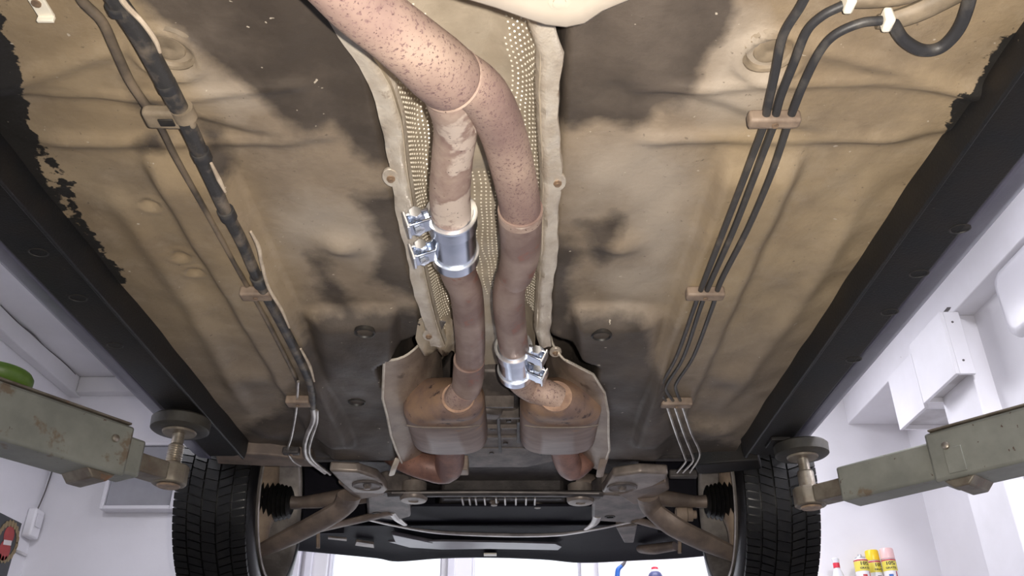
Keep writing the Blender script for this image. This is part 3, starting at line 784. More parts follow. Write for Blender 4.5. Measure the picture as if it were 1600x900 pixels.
# --- sills, skirts, body sides
def extr(prof, y0, y1, n=1, side=1):
    mb = MB(); rg = []
    for k in range(n + 1):
        y = y0 + (y1 - y0) * k / n
        rg.append([(CX + side * x, y, z) for x, z in prof])
    return mb.rings(rg)
for s in (-1, 1):
    so = extr([(0.610, 0.735), (0.610, 0.690), (0.614, 0.672), (0.619, 0.671), (0.623, 0.684), (0.640, SILL), (0.700, SILL), (0.706, SILL + 0.01), (0.706, 0.78), (0.62, 0.78)], -0.85, 2.02, 1, s).build('sill', 'sill_black', car, bevel=0.002)
    sk = extr([(0.7065, SILL + 0.002), (0.735, SILL + 0.006), (0.757, 0.70), (0.772, 0.74), (0.780, 0.80), (0.775, 0.84), (0.707, 0.84)], -0.85, 2.05, 1, s).build('side_skirt', 'skirt_paint', car, bevel=0.004, seg=3)
    # door and wing panel above, with the wheel arch cut out
    hub = (2.5, 0.70); ra = 0.365
    prof = [(-0.85, 0.845), (2.10, 0.845)]
    for k in range(0, 13):
        an = math.radians(155 - k * (130 / 12)); prof.append((hub[0] + ra * math.cos(an), hub[1] + ra * math.sin(an)))
    prof += [(2.95, 0.80), (3.10, 0.86), (3.12, 1.18), (2.2, 1.28), (-0.85, 1.32)]
    pn_ = [Vector((CX + s * 0.80, y, z)) for y, z in prof]
    MB().slab(pn_, (s, 0, 0), 0.045).build('body_side', 'body_paint', car, bevel=0.01)
    # wing liner
    mb = MB(); rg = []
    for k in range(0, 15):
        an = math.radians(145 - k * (146 / 14))
        yy, zz = hub[0] + 0.35 * math.cos(an), hub[1] + 0.35 * math.sin(an)
        rg.append([Vector((CX + s * x, yy, zz)) for x in (0.52, 0.6, 0.7, 0.83)])
    mb.sheet(rg, 0.004).build('wheel_arch_liner', 'under_plastic', car)
    px_list = ((60, 395), (122, 466), (180, 540)) if s < 0 else ((1500, 358), (1436, 428), (1390, 488), (1334, 562))
    for (a, b) in px_list:
        p = PZ(a, b, SILL - 0.0005)
        rg = []
        for r, zz in ((0.0165, SILL + 0.001), (0.0165, SILL - 0.0006), (0.0145, SILL - 0.0010), (0.013, SILL + 0.0005), (0.004, SILL + 0.0002)):
            rg.append([(p.x + r * 0.95 * math.cos(2 * math.pi * k / 20), p.y + r * 0.75 * math.sin(2 * math.pi * k / 20), zz) for k in range(20)])
        lab(MB().rings(rg).build('drain_plug', 'plug_black', so), 'oval black plug in the sill')
    # jacking block the pad presses on
    E = EL[0] if s < 0 else ER[0]
    MB().bb(CX + s * .645, CX + s * .69, E.y - 0.03, E.y + 0.03, 0.6703, 0.6795).build('jacking_block', 'sill_black', car, bevel=0.002)
# roof and bonnet shell
cs = MB()
rg = []
for y, hh, hw_ in ((-0.85, 1.80, 0.58), (0.9, 1.84, 0.58), (1.35, 1.78, 0.60), (2.0, 1.34, 0.74), (2.9, 1.26, 0.74), (3.2, 1.12, 0.66)):
    base = 1.24 if y < 3 else 1.1
    rg.append([(CX - 0.80 if y < 3 else CX - .72, y, base), (CX - hw_ - 0.03, y, hh - 0.10 if hh > 1.5 else hh - .02), (CX - hw_ + 0.08, y, hh), (CX, y, hh + 0.02), (CX + hw_ - 0.08, y, hh), (CX + hw_ + 0.03, y, hh - 0.10 if hh > 1.5 else hh - .02), (CX + 0.80 if y < 3 else CX + .72, y, base)])
cs.sheet(rg, 0.01).build('upper_body', 'body_paint', car, fix=True)
MB().bb(CX - .8, CX + .8, -0.90, -0.85, 0.70, 1.7).build('rear_closing_panel', 'body_paint', car)
# unseen roof and front panel added so that the engine bay stays dark
MB().bb(CX - .79, CX + .79, 1.95, 3.10, 1.10, 1.12).build('bay_shade_roof', 'under_plastic', car)
MB().bb(CX - .62, CX + .62, 3.02, 3.06, .78, 1.095).build('bay_shade_front', 'under_plastic', car, bevel=.004)  # dark panel added to close a light gap at the bay front

# --- big rubber floor plugs
for (a, b, lt) in ((262, 84, 'pale round floor plug behind the wiring loom'), (1204, 88, 'pale round floor plug behind the hoses')):
    p = PZ(a, b, PAN - 0.02)
    o = MB().lathe((p.x, p.y, PAN - 0.004), (0, 0, -1), [(0.034, -0.004), (0.034, 0.008), (0.030, 0.011), (0.026, 0.010), (0.023, 0.005), (0.019, 0.005), (0.017, 0.009), (0.008, 0.011), (0.003, 0.009)], 32).build('floor_plug', 'plug_rubber', car)
    lab(o, lt)
for (a, b) in ((570, 521), (557, 634), (940, 524), (468, 748)):
    p = PZ(a, b, PAN - 0.036)
    zg = float(pan_height(np.array([p.x - CX]), np.array([p.y]))[0])
    rg = [[(p.x + r * math.cos(2 * math.pi * k / 18), p.y + r * math.sin(2 * math.pi * k / 18), z) for k in range(18)] for r, z in ((0.019, zg + .004), (0.019, zg - .003), (0.0165, zg - .004), (0.014, zg + .001), (0.004, zg + .002))]
    MB().rings(rg).build('drain_grommet', 'plug_black', car)

# --- tunnel heat shield
Lx = [(-0.30, 455, -60), ]
left_px = [(470, -40), (520, 48), (552, 95), (578, 135), (596, 190), (606, 262), (622, 345), (640, 430), (660, 505), (676, 545)]
right_px = [(850, -40), (864, 45), (877, 85), (873, 140), (874, 210), (876, 282), (870, 390), (862, 470), (858, 520), (866, 552)]
FL = 0.708
def edge_curve(lst):
    q = [PZ(a, b, FL) for a, b in lst]
    return np.array([p.y for p in q]), np.array([p.x for p in q])
yl, xl = edge_curve(left_px); yr, xr = edge_curve(right_px)
SY = np.linspace(0.42, 1.46, 70)
rows, flL, flR = [], [], []
def shield_pt(y, t):
    """t in -1..1 over the arch between the inner flange edges"""
    a = np.interp(y, yl, xl) + 0.026; b = np.interp(y, yr, xr) - 0.024
    mid, hw_ = (a + b) / 2, (b - a) / 2
    an = t * math.pi / 2
    sx = math.copysign(abs(math.sin(an)) ** 0.75, an)
    z = FL - 0.002 + 0.105 * abs(math.cos(an)) ** 0.62
    z += 0.0025 * math.sin(37 * y + 5 * t) * math.sin(9 * t + 13 * y) - 0.004 * math.exp(-((y - 1.02) / 0.02) ** 2) * (1 - t * t)
    return Vector((mid + hw_ * sx, y, z))
for y in SY:
    rows.append([shield_pt(y, t) for t in np.linspace(-1, 1, 41)])
    wob = 0.0016 * math.sin(29 * y) + 0.0008 * math.sin(97 * y + 1)
    for side, lst in ((-1, flL), (1, flR)):
        e = (np.interp(y, yl, xl) if side < 0 else np.interp(y, yr, xr)) + wob
        inn = shield_pt(y, side)
        w2 = 0.002 * math.sin(63 * y + 2) * math.sin(17 * y)
        o_ = [Vector((e, y, FL + 0.004)), Vector((e - side * 0.0008, y, FL - 0.001)), Vector((e * 0.7 + inn.x * 0.3, y, FL - 0.001 + w2)), Vector((e * 0.35 + inn.x * 0.65, y, FL - 0.004 - w2)), Vector((inn.x + side * .002, y, FL - 0.001 + w2)), Vector((inn.x - side * 0.003, y, FL + 0.014))]
        lst.append(o_)
sh = MB().sheet(rows, 0.0015).build('tunnel_heat_shield', 'shield_foil', car, angle=70)
lab(sh, 'dimpled aluminium heat shield lining the tunnel')
for lst in (flL, flR):
    MB().sheet(lst, 0.0015).build('shield_flange', 'shield_flange', sh, angle=70)
ra_ = []
for y in np.linspace(1.452, 1.76, 20):
    ra_.append([shield_pt(1.452, t) * 1.0 + Vector((0, y - 1.452, 0.004 * math.sin(31 * y) * (1 - t * t))) for t in np.linspace(-0.72, 0.72, 21)])
MB().sheet(ra_, 0.0015).build('front_arch', 'shield_foil', sh, angle=70)
# raised dimples, too small to pick apart
st = MB()
def stud(p, n):
    n = n.normalized(); u = n.orthogonal().normalized(); v = n.cross(u); r = 0.0019
    ring = [p + (u * math.cos(k * math.pi / 3) + v * math.sin(k * math.pi / 3)) * r - n * 0.0003 for k in range(6)]
    top = [p + (u * math.cos(k * math.pi / 3) + v * math.sin(k * math.pi / 3)) * r * 0.5 + n * 0.0011 for k in range(6)]
    st.add(ring + top, [(k, (k + 1) % 6, 6 + (k + 1) % 6, 6 + k) for k in range(6)] + [(6, 7, 8, 9, 10, 11)])
yy = 0.64
row = 0
while yy < 1.44:
    tt = -0.93
    while tt < 0.94:
        keep = abs(tt) > 0.28 or yy > 1.05
        if tt > 0 and yy < 0.60: keep = False
        if keep:
            p = shield_pt(yy, tt)
            dt = shield_pt(yy, tt + 0.01) - shield_pt(yy, tt - 0.01); dy = shield_pt(yy + .005, tt) - shield_pt(yy - .005, tt)
            n = dt.cross(dy)
            if n.z > 0: n = -n
            stud(p + n.normalized() * 0.0008, n)
        e = (shield_pt(yy, tt + 0.01) - shield_pt(yy, tt - 0.01)).length / 0.02
        tt += 0.0085 / max(e, 0.05)
    yy += 0.0095; row += 1
so = st.build('dimple_field', 'shield_stud', sh, smooth=False)
so['kind'] = 'stuff'
# fixing lobes and bolts
for (a, b, s) in ((611, 277, -1), (871, 284, 1), (670, 524, -1), (868, 550, 1)):
    p = PZ(a, b, FL)
    ln = [Vector((p.x + 0.012 * math.cos(k * math.pi / 7), p.y + 0.02 * math.sin(k * math.pi / 7), FL - 0.002)) for k in range(14)]
    MB().prism(ln, FL - 0.002, FL + 0.003).build('fixing_lobe', 'shield_flange', sh, bevel=0.001)
    if b > 60: MB().lathe((p.x, p.y, FL - 0.002), (0, 0, -1), [(0.006, 0), (0.006, 0.002), (0.004, 0.0025), (0.004, 0.005), (0.002, 0.0055)], 12).build('shield_bolt_glint', 'bolt_brown', sh)
# crumpled tongue at the front end, with a slot
tg = []
for k, (a0, b0, a1_, b1_) in enumerate(((655, 500, 722, 498), (652, 515, 722, 512), (649, 530, 722, 526), (655, 545, 720, 542), (664, 556, 718, 556))):
    A = PZ(a0, b0, FL); B = PZ(a1_, b1_, FL + 0.045)
    tg.append([A.lerp(B, q / 8) + Vector((0, 0, 0.008 * math.sin(q * 1.6 + k) + 0.006 * math.sin(k * 2.1))) for q in range(9)])
MB().sheet(tg, 0.0015).build('front_tongue', 'shield_foil', sh, angle=80)
a_, b_ = PZ(692, 502, FL + .010), PZ(681, 526, FL + .010)
MB().tube([a_, b_], [0.006, 0.005], 8, 0, flat=0.25).build('tongue_slot', 'crack', sh)

# --- exhaust
RP = 0.0290
def pth(lst): return [PZ(a, b, z) for a, b, z in lst]
main = pth([(455, -95, .60), (512, -45, .60), (560, 5, .605), (610, 45, .612), (650, 78, .622), (680, 104, .634), (700, 121, .642), (708, 128, .646)])
o = MB().tube(main, [.030, .030, .030, .0305, .033, .036, .0365, .0335], 36, 6).build('exhaust_pipe', 'rust_pipe', car)
lab(o, 'rusty rear pipe before the fork')
rbp = pth([(690, 108, .648), (722, 122, .650), (756, 150, .660), (783, 200, .672), (800, 260, .68), (812, 318, .685), (813, 352, .685)])
lab(MB().tube(rbp, [.026, .0285, .029, .0282, .0285, .029, .029], 32, 6).build('exhaust_pipe', 'rust_pipe', car), 'rusty right branch after the fork')
lb = pth([(688, 118, .652), (701, 150, .654), (712, 195, .668), (707, 245, .675), (703, 300, .682), (706, 345, .685), (709, 385, .69)])
lab(MB().tube(lb, [.026, .0275, .0265, .0262, .028, .0285, .0285], 28, 6).build('exhaust_pipe', 'rust_pale', car), 'pale rusty left branch above the large clamp')
lc = pth([(709, 385, .69), (716, 425, .69), (728, 455, .69), (733, 500, .69), (735, 545, .69), (733, 575, .688)])
lab(MB().tube(lc, [.0285, .0285, .0275, .0275, .0275, .0275], 28, 6).build('exhaust_pipe', 'rust_grey', car), 'rusty left pipe below the large clamp')
lj = pth([(733, 562, .688), (732, 585, .682), (729, 604, .674), (726, 612, .67)])
MB().tube(lj, [.030, .031, .030, .026], 28, 4).build('pipe_sleeve', 'rust_grey', car)
MB().tube(pth([(726, 608, .67), (720, 616, .666), (714, 626, .664)]), [.0275, .0285, .03], 28, 4).build('pipe_neck', 'rust_pipe', car)
rj = pth([(813, 326, .685), (813, 350, .685), (813, 395, .688), (806, 425, .69), (800, 436, .69)])
MB().tube(rj, [.0315, .031, .030, .0285, .026], 28, 5).build('pipe_sleeve', 'rust_grey', car)
MB().tube(pth([(813, 327, .685), (813, 336, .685)]), [.0318, .0318], 28, 0).build('weld_bead', 'rust_pale', car)
rc = pth([(806, 420, .69), (797, 445, .69), (795, 475, .69), (799, 515, .69), (803, 545, .69), (806, 575, .688)])
lab(MB().tube(rc, [.026, .0265, .0275, .0275, .0275, .0275], 28, 6).build('exhaust_pipe', 'rust_grey', car), 'rusty right pipe above the small clamp')
rd = pth([(806, 570, .688), (812, 592, .686), (832, 608, .684), (852, 614, .672), (870, 624, .664)])
lab(MB().tube(rd, [.0278, .028, .028, .0285, .029], 28, 6).build('exhaust_pipe', 'rust_pipe', car), 'short rusty elbow below the small clamp')
# weld beads at the Y joint
wA, wB = main[-2], main[-1]
wd = (wB - wA).normalized()
MB().lathe(wA + wd * 0.004, wd, [(.0362, 0), (.0374, .002), (.0362, .0045)], 36).build('weld_bead', 'rust_pale', car)
MB().tube(pth([(705, 147, .622), (722, 160, .630), (735, 182, .646), (741, 205, .658)]), 0.003, 8, 5).build('weld_bead', 'rust_pale', car)

def clamp(A, B, r, side, turn, label):
    A, B = Vector(A), Vector(B); ax = (B - A).normalized(); Ln = (B - A).length
    t_ = MB().lathe(A, ax, [(r - .002, 0), (r, .0015), (r, Ln - .0015), (r - .002, Ln)], 40, up=(0, 0, 1)).build('pipe_clamp', 'zinc', car)
    lab(t_, label)
    out = ax.cross(Vector((0, 0, 1))).normalized() * (1 if side > 0 else -1)
    if (out.x > 0) != (side > 0): out = -out
    dn = Vector((0, 0, -1))
    lat = (out * math.cos(turn) + dn * math.sin(turn)).normalized()      # towards the lugs
    tg_ = ax.cross(lat).normalized()
    R = Matrix((lat, ax, tg_)).transposed()
    for k, f in enumerate((0.04, 0.78)):
        MB().lathe(A + ax * (Ln * f - 0.0), ax, [(r + .0002, 0), (r + .0028, .0008), (r + .0028, Ln * .19), (r + .0002, Ln * .2)], 40, up=(0, 0, 1)).build('clamp_band', 'zinc', t_)
        MB().lathe(A + ax * (Ln * (0.0 if k == 0 else 0.78)), ax, [(r + .0003, 0), (r + .0036, .0005), (r + .0036, .0035), (r + .0003, .004)], 40, up=(0, 0, 1)).build('clamp_edge', 'zinc_bright', t_)
    for k, f in enumerate((0.0, 0.66)):
        c_ = A + ax * (Ln * f) + lat * (r + 0.015)
        for sgn in (-1, 1):
            MB().box(c_ + tg_ * 0.0085 * sgn, (0.036, 0.028, 0.005), R).build('clamp_lug', 'zinc', t_, bevel=0.0015)
        MB().box(c_ + lat * 0.016 - ax * 0.0, (0.004, 0.030, 0.028), R).build('lug_plate', 'zinc_bright', t_, bevel=0.001)
        bc = c_ + lat * 0.002
        MB().cyl(bc - ax * 0.027, bc + ax * 0.030, 0.0042, n=12).build('clamp_bolt', 'zinc_bright', t_)
        MB().lathe(bc - ax * 0.028, ax, [(0.0095, 0), (0.0095, 0.008)], 6).build('bolt_head', 'zinc', t_, smooth=False, bevel=0.0006)
        MB().lathe(bc + ax * 0.016, ax, [(0.009, 0), (0.009, 0.0075)], 6).build('bolt_nut', 'zinc_bright', t_, smooth=False, bevel=0.0006)
        MB().lathe(bc - dn * 0.0 + tg_ * -0.0115, tg_ * -1, [(0.0075, 0), (0.0075, 0.005), (0.003, 0.0055)], 6).build('lug_stud', 'zinc_bright', t_, smooth=False)
clamp(PZ(705, 332, .686), PZ(712, 404, .69), 0.0335, -1, 0.35, 'large shiny zinc clamp on the left pipe')
clamp(PZ(802, 541, .69), PZ(806, 584, .688), 0.0320, 1, 0.45, 'small shiny zinc clamp on the right pipe')

# --- catalytic converters
def sring(cx, y, cz, hw_, hh_, n=36, e=3.0, drop=0.0):
    out = []
    for k in range(n):
        a = 2 * math.pi * k / n; c_, s_ = math.cos(a), math.sin(a)
        out.append(Vector((cx + hw_ * math.copysign(abs(c_) ** (2 / e), c_), y, cz + hh_ * math.copysign(abs(s_) ** (2 / e), s_) - drop)))
    return out
def cat(px0, neck_px, neck_py, sgn, label):
    yb0 = PZ(px0, 668, 0.635).y; yb1 = PZ(px0, 712, 0.635).y
    cx_ = PZ(px0, 690, 0.64).x
    nk = PZ(neck_px, neck_py, 0.664)
    cz = 0.692; hw_, hh_ = 0.0865, 0.056
    y_c0 = PZ(px0, 640, 0.66).y
    body = MB().rings([sring(cx_, yb0, cz, hw_, hh_), sring(cx_, yb0 + .003, cz, hw_ + .001, hh_ + .001), sring(cx_, yb1 - .006, cz, hw_ + .001, hh_ + .001), sring(cx_, yb1, cz, hw_ - .005, hh_ - .004)])
    b = body.build('catalytic_converter', 'cat_steel', car)
    lab(b, label)
    # rear cone towards the pipe
    rg = []
    for q in range(9):
        f = q / 8; g_ = f * f * (3 - 2 * f)
        x = nk.x + (cx_ - nk.x) * g_; y = nk.y + (yb0 - nk.y) * f
        rg.append(sring(x, y, 0.664 + (cz - 0.664) * g_, 0.030 + (hw_ - 0.030) * (f ** 0.55), 0.030 + (hh_ - 0.030) * (f ** 0.6), e=2 + g_))
    MB().rings(rg).build('inlet_cone', 'cat_cone', b)
    MB().tube([nk + Vector((0, -.004, 0)), nk + Vector((0, .006, 0))], 0.0335, 28, 0).build('cone_weld', 'weld', b)
    # front cone
    rg = []
    for q in range(7):
        f = q / 6
        rg.append(sring(cx_ + sgn * 0.01 * f, yb1 + 0.055 * f, cz + 0.02 * f, hw_ - .005 - 0.045 * f ** 1.3, hh_ - .004 - 0.02 * f ** 1.3, e=3 - f))
    MB().rings(rg).build('outlet_cone', 'mount_alu', b)
    MB().tube([(cx_ - hw_ * .9, yb0 + .0, cz - hh_ * .93), (cx_ - hw_ * .5, yb0 - .001, cz - hh_ - .001), (cx_ + hw_ * .5, yb0 - .001, cz - hh_ - .001), (cx_ + hw_ * .9, yb0, cz - hh_ * .93)], 0.0018, 6, 4).build('seam', 'mount_alu', b)
    return cx_, yb0, yb1, cz
cl = cat(698, 716, 622, -1, 'brown catalytic converter at the left')
cr_ = cat(874, 868, 620, 1, 'brown catalytic converter at the right')
# down pipes in front of them
dl = [Vector((cl[0] - .005, cl[2] + .045, .71)), PZ(700, 730, .685), PZ(665, 728, .69), PZ(628, 716, .72), PZ(600, 700, .80)]
lab(MB().tube(dl, [.034, .038, .036, .032, .03], 24, 5).build('down_pipe', 'rust_red', car), 'rusty elbow in front of the left converter')
dr = [Vector((cr_[0] + .005, cr_[2] + .045, .71)), PZ(890, 728, .685), PZ(908, 722, .70), PZ(925, 705, .76)]
lab(MB().tube(dr, [.034, .034, .032, .03], 24, 5).build('down_pipe', 'rust_red', car), 'rusty elbow in front of the right converter')
p = PZ(716, 735, .675)
MB().box(p + Vector((0, .02, .02)), (.05, .05, .04)).build('pipe_flange', 'cat_shield', car, bevel=.004)

# shields round the converters
def cat_shield(lst, inner, name_label):
    rows_ = []
    for (po, pi_, py_, zo, zi) in lst:
        A = PZ(po, py_, zo)
        B = Vector((PZ(pi_, py_, zi).x, A.y + 0.01, zi))
        r_ = []
        for q in range(13):
            f = q / 12
            x = A.x + (B.x - A.x) * (0.35 * f + 0.65 * math.sin(f * math.pi / 2)); z = zo + (zi - zo) * (f ** 1.9)
            r_.append(Vector((x + .002 * math.sin(9 * f + py_ * .1), A.y + (B.y - A.y) * f, z + 0.002 * math.sin(py_ * 0.13 + f * 7))))
        rows_.append(r_)
    P_ = [np.array([tuple(v) for v in r]) for r in rows_]
    fine = []
    for i in range(len(P_) - 1):
        for k in range(5): fine.append([Vector(v) for v in P_[i] * (1 - k / 5) + P_[i + 1] * (k / 5)])
    fine.append([Vector(v) for v in P_[-1]])
    o = MB().sheet(fine, 0.0018).build('converter_shield', 'cat_shield', car, angle=80)
    lab(o, name_label)
    e = [r[0] + Vector((0, 0, -.001)) for r in fine]
    MB().tube(e, 0.003, 6, 0).build('rolled_edge', 'shield_flange', o)
    f_ = [v + Vector((0, -.001, 0)) for v in fine[0][:9]]
    MB().tube(f_, 0.0025, 6, 0).build('torn_edge', 'shield_flange', o)
    return o
csl = cat_shield([(601, 700, 562, .69, .80), (598, 702, 590, .685, .815), (599, 705, 620, .682, .82), (604, 708, 650, .68, .82), (612, 708, 680, .68, .82), (618, 700, 702, .68, .80), (628, 680, 722, .69, .76)], 1, 'grey brown shield beside the left converter')
csr = cat_shield([(886, 850, 562, .69, .80), (925, 848, 585, .685, .815), (946, 846, 612, .682, .82), (949, 846, 645, .68, .82), (952, 850, 680, .68, .82), (951, 865, 702, .68, .80), (942, 900, 735, .69, .76)], 1, 'grey brown shield beside the right converter')
p = PZ(618, 735, .675); q = PZ(612, 742, .66)
MB().tube([PZ(622, 716, .69), PZ(616, 730, .672), PZ(612, 742, .668)], .008, 8, 3, flat=.35).build('shield_tab', 'shield_flange', csl)
MB().tube([PZ(946, 712, .69), PZ(940, 730, .672), PZ(937, 744, .668)], .010, 8, 3, flat=.35).build('shield_tab', 'cat_shield', csr)

# --- gearbox between the converters
gb = MB()
rg = []
for y, hw_, z0, z1 in ((1.78, .06, .80, .90), (1.82, .095, .775, .94), (1.95, .14, .755, .97), (2.10, .20, .745, 1.0), (2.30, .24, .74, 1.02)):
    rg.append([Vector((CX + hw_ * c_, y, z)) for c_, z in ((-1, (z0 + z1) / 2), (-.72, z0 + .02), (-.35, z0), (.35, z0), (.72, z0 + .02), (1, (z0 + z1) / 2), (.7, z1), (-.7, z1))])
gbo = gb.rings(rg).build('gearbox', 'cast_grey', car, bevel=.004)
for k, (x0, x1, y, wd_) in enumerate(((-.07, .05, 1.86, .005), (-.09, .09, 1.93, .006), (-.05, .10, 2.0, .004), (-.13, .13, 2.07, .007), (-.10, .16, 2.15, .005))):
    MB().bb(CX + x0, CX + x1, y - wd_, y + wd_, .742, .78).build('casing_rib', 'cast_grey', gbo, bevel=.001)
for k, (x, y0, y1) in enumerate(((-.055, 1.85, 2.0), (.012, 1.9, 2.18), (.06, 1.95, 2.1), (-.11, 1.98, 2.2), (.12, 2.02, 2.2))):
    MB().bb(CX + x - .004, CX + x + .004, y0, y1, .740, .775).build('casing_rib', 'cast_dark', gbo, bevel=.001)
MB().box((CX - .01, 1.90, .765), (.06, .05, .06), Matrix.Rotation(.3, 3, 'Z')).build('casing_boss', 'cast_grey', gbo, bevel=.01)
MB().cyl((CX + .05, 1.84, .79), (CX + .05, 2.0, .775), .02, n=16).build('casing_boss', 'cast_dark', gbo)
MB().tube([(CX - .03, 1.83, .775), (CX - .05, 1.9, .755), (CX - .03, 2.0, .752), (CX - .06, 2.1, .75)], .006, 8, 5).build('gearbox_cable', 'hose_black', gbo)
for (a, b) in ((772, 640), (795, 655), (790, 690), (768, 705), (788, 722), (770, 668)):
    p = PZ(a, b, .748)
    MB().lathe((p.x, p.y, .752), (0, 0, -1), [(.009, 0), (.009, .004), (.0065, .0045), (.0065, .011)], 6).build('casing_bolt', 'cast_dark', gbo, smooth=False)

# --- engine, sump and subframe
eb = MB().bb(CX - .26, CX + .28, 2.20, 2.78, .80, 1.05)
ebo = eb.build('engine_block', 'cast_dark', car, bevel=.02)
for k in range(9):
    x = CX - .22 + k * .055
    MB().bb(x - .006, x + .006, 2.185, 2.2, .80, .98).build('block_rib', 'cast_dark', ebo, bevel=.002)
sp_ = MB().prism([PZ(a, b, .765) for a, b in ((690, 768), (880, 768), (905, 800), (870, 812), (700, 812), (680, 795))], .745, .81)
spo = sp_.build('oil_sump', 'cast_dark', car, bevel=.01)
for a in (722, 733, 743, 757, 775, 789, 806, 822, 836):
    p0, p1 = PZ(a, 776, .742), PZ(a + 1, 798 + (a % 5), .742)
    MB().bb(p0.x - .0028, p0.x + .0028, p0.y, p1.y, .735, .747).build('sump_fin', 'rim_steel', spo, bevel=.0008)
for (a, b) in ((772, 786), (840, 790)):
    p = PZ(a, b, .74)
    MB().lathe((p.x, p.y, .746), (0, 0, -1), [(.016, 0), (.016, .006), (.011, .0065), (.011, .014), (.004, .0145)], 6).build('drain_bolt', 'mount_alu', spo, smooth=False)
sf = MB()
a, b = PZ(606, 772, .665), PZ(942, 772, .665)
sf.tube([a, PZ(700, 771, .667), PZ(850, 771, .667), b], [.016] * 4, 14, 4, flat=.55)
sfo = sf.build('subframe', 'cast_dark', car)
MB().tube([PZ(612, 770, .656), PZ(770, 769, .656), PZ(936, 771, .656)], .0022, 6, 4).build('crossbar_edge', 'rim_steel', sfo)
for poly in (((572, 776), (600, 766), (640, 772), (642, 806), (620, 812), (574, 806)), ((925, 782), (942, 770), (1010, 775), (1012, 806), (985, 816), (925, 812))):
    q = [PZ(a, b, .672) for a, b in poly]
    MB().prism(q, .668, .73).build('subframe_box', 'cast_grey', sfo, bevel=.008)
for (a, b) in ((587, 807), (950, 812)):
    p = PZ(a + 3, b - 4, .667)
    MB().lathe((p.x, p.y, .668), (0, 0, -1), [(.016, 0), (.016, .002), (.011, .002), (.010, -.004)], 18).build('box_hole', 'plug_black', sfo)
for (a, b) in ((646, 784), (907, 787)):
    p = PZ(a, b, .648)
    o = MB().lathe((p.x, p.y, .70), (0, 0, -1), [(.034, 0), (.034, .03), (.038, .034), (.038, .044), (.034, .05), (.014, .051), (.012, .048), (.003, .048)], 28).build('subframe_bush', 'mount_alu', sfo)
# curved corner gussets and front lip of the subframe
MB().tube([PZ(612, 800, .672), PZ(622, 812, .672), PZ(633, 820, .674)], [.014, .013, .008], 10, 4, flat=.5).build('corner_gusset', 'rim_steel', sfo)
MB().tube([PZ(934, 806, .672), PZ(928, 818, .672), PZ(915, 827, .674)], [.014, .013, .008], 10, 4, flat=.5).build('corner_gusset', 'rim_steel', sfo)
MB().tube([PZ(575, 812, .68), PZ(620, 822, .69), PZ(690, 832, .70), PZ(790, 836, .70), PZ(870, 835, .70), PZ(930, 827, .69), PZ(985, 816, .68)], [.008, .008, .016, .018, .016, .010, .008], 12, 5, flat=.35).build('front_lip', 'rim_steel', sfo)

# engine undertray and bumper
q = [PZ(a, b, .735) for a, b in ((600, 790), (950, 790), (985, 818), (930, 840), (860, 848), (700, 848), (620, 838), (560, 815))]
lab(MB().prism(q, .733, .742).build('undertray', 'under_plastic', car, bevel=.003), 'dark plastic tray under the engine')
lip = [(380, 852), (455, 858), (530, 865), (590, 871), (622, 876), (690, 871), (770, 870), (850, 873), (910, 878), (1000, 874), (1060, 871), (1115, 866), (1190, 858)]
lw = [PZ(a, b, .70) for a, b in lip]
lw2, _ = catmull(lw, [0] * len(lw), 5)
rows_ = []
for p in lw2:
    out = Vector((0, 1, 0))
    rows_.append([Vector((p.x, 2.86, .725)), Vector((p.x, p.y - .12, .722)), Vector((p.x, p.y - .04, .712)), Vector((p.x, p.y - .008, .702)), Vector((p.x, p.y, .700)), Vector((p.x, p.y + .012, .712)), Vector((p.x, p.y + .02, .80)), Vector((p.x, p.y + .03, .95)), Vector((p.x, p.y - .02, 1.12))])
fb = MB().sheet(rows_, .004).build('front_bumper', 'under_plastic', car, angle=60)
lab(fb, 'dark front bumper seen from below')
MB().prism([PZ(a, b, .704) for a, b in ((606, 845), (690, 844), (800, 846), (868, 848), (878, 853), (872, 858), (760, 856), (690, 857), (640, 854))], .700, .707).build('grille_bar', 'under_gloss', fb, bevel=.002)
MB().prism([PZ(a, b, .704) for a, b in ((756, 863), (776, 863), (776, 866), (756, 866))], .697, .702).build('bumper_clip', 'clip_white', fb)
MB().prism([PZ(a, b, .71) for a, b in ((557, 842), (584, 846), (585, 852), (555, 848))], .700, .709).build('bumper_piece', 'mount_alu', fb, bevel=.001)  # small plate set in place of a white gap
MB().prism([PZ(a, b, .71) for a, b in ((513, 835), (542, 838), (542, 841), (513, 838))], .700, .706).build('bumper_piece', 'mount_alu', fb, bevel=.001)
MB().prism([PZ(a, b, .705) for a, b in ((612, 832), (660, 842), (678, 846), (640, 850), (618, 846))], .698, .712).build('air_duct', 'under_gloss', fb, bevel=.004)

# --- suspension
def mount(poly, z, disc, lt, pm):
    q = [PZ(a, b, z) for a, b in poly]
    o = MB().prism(q, z - .004, z + .022).build('arm_mount', pm, car, bevel=.006)
    lab(o, lt)
    p = PZ(disc[0], disc[1], z - .004)
    MB().lathe((p.x, p.y, z - .003), (0, 0, -1), [(.040, -.002), (.040, .004), (.036, .006), (.033, .003), (.012, .002), (.010, .006), (.003, .007)], 28).build('bush_disc', 'cast_grey', o)
    MB().lathe((p.x, p.y, z - .004), (0, 0, -1), [(.009, 0), (.009, .010), (.004, .011)], 6).build('mount_bolt', 'mount_alu', o, smooth=False)
mount(((514, 733), (560, 735), (590, 745), (606, 764), (598, 770), (552, 768), (532, 752)), .66, (574, 758), 'grey suspension arm mount near the left tyre', 'mount_alu')
mount(((958, 742), (1000, 736), (1044, 738), (1042, 746), (1020, 758), (985, 768), (940, 768)), .66, (972, 761), 'grey suspension arm mount near the right tyre', 'mount_alu')
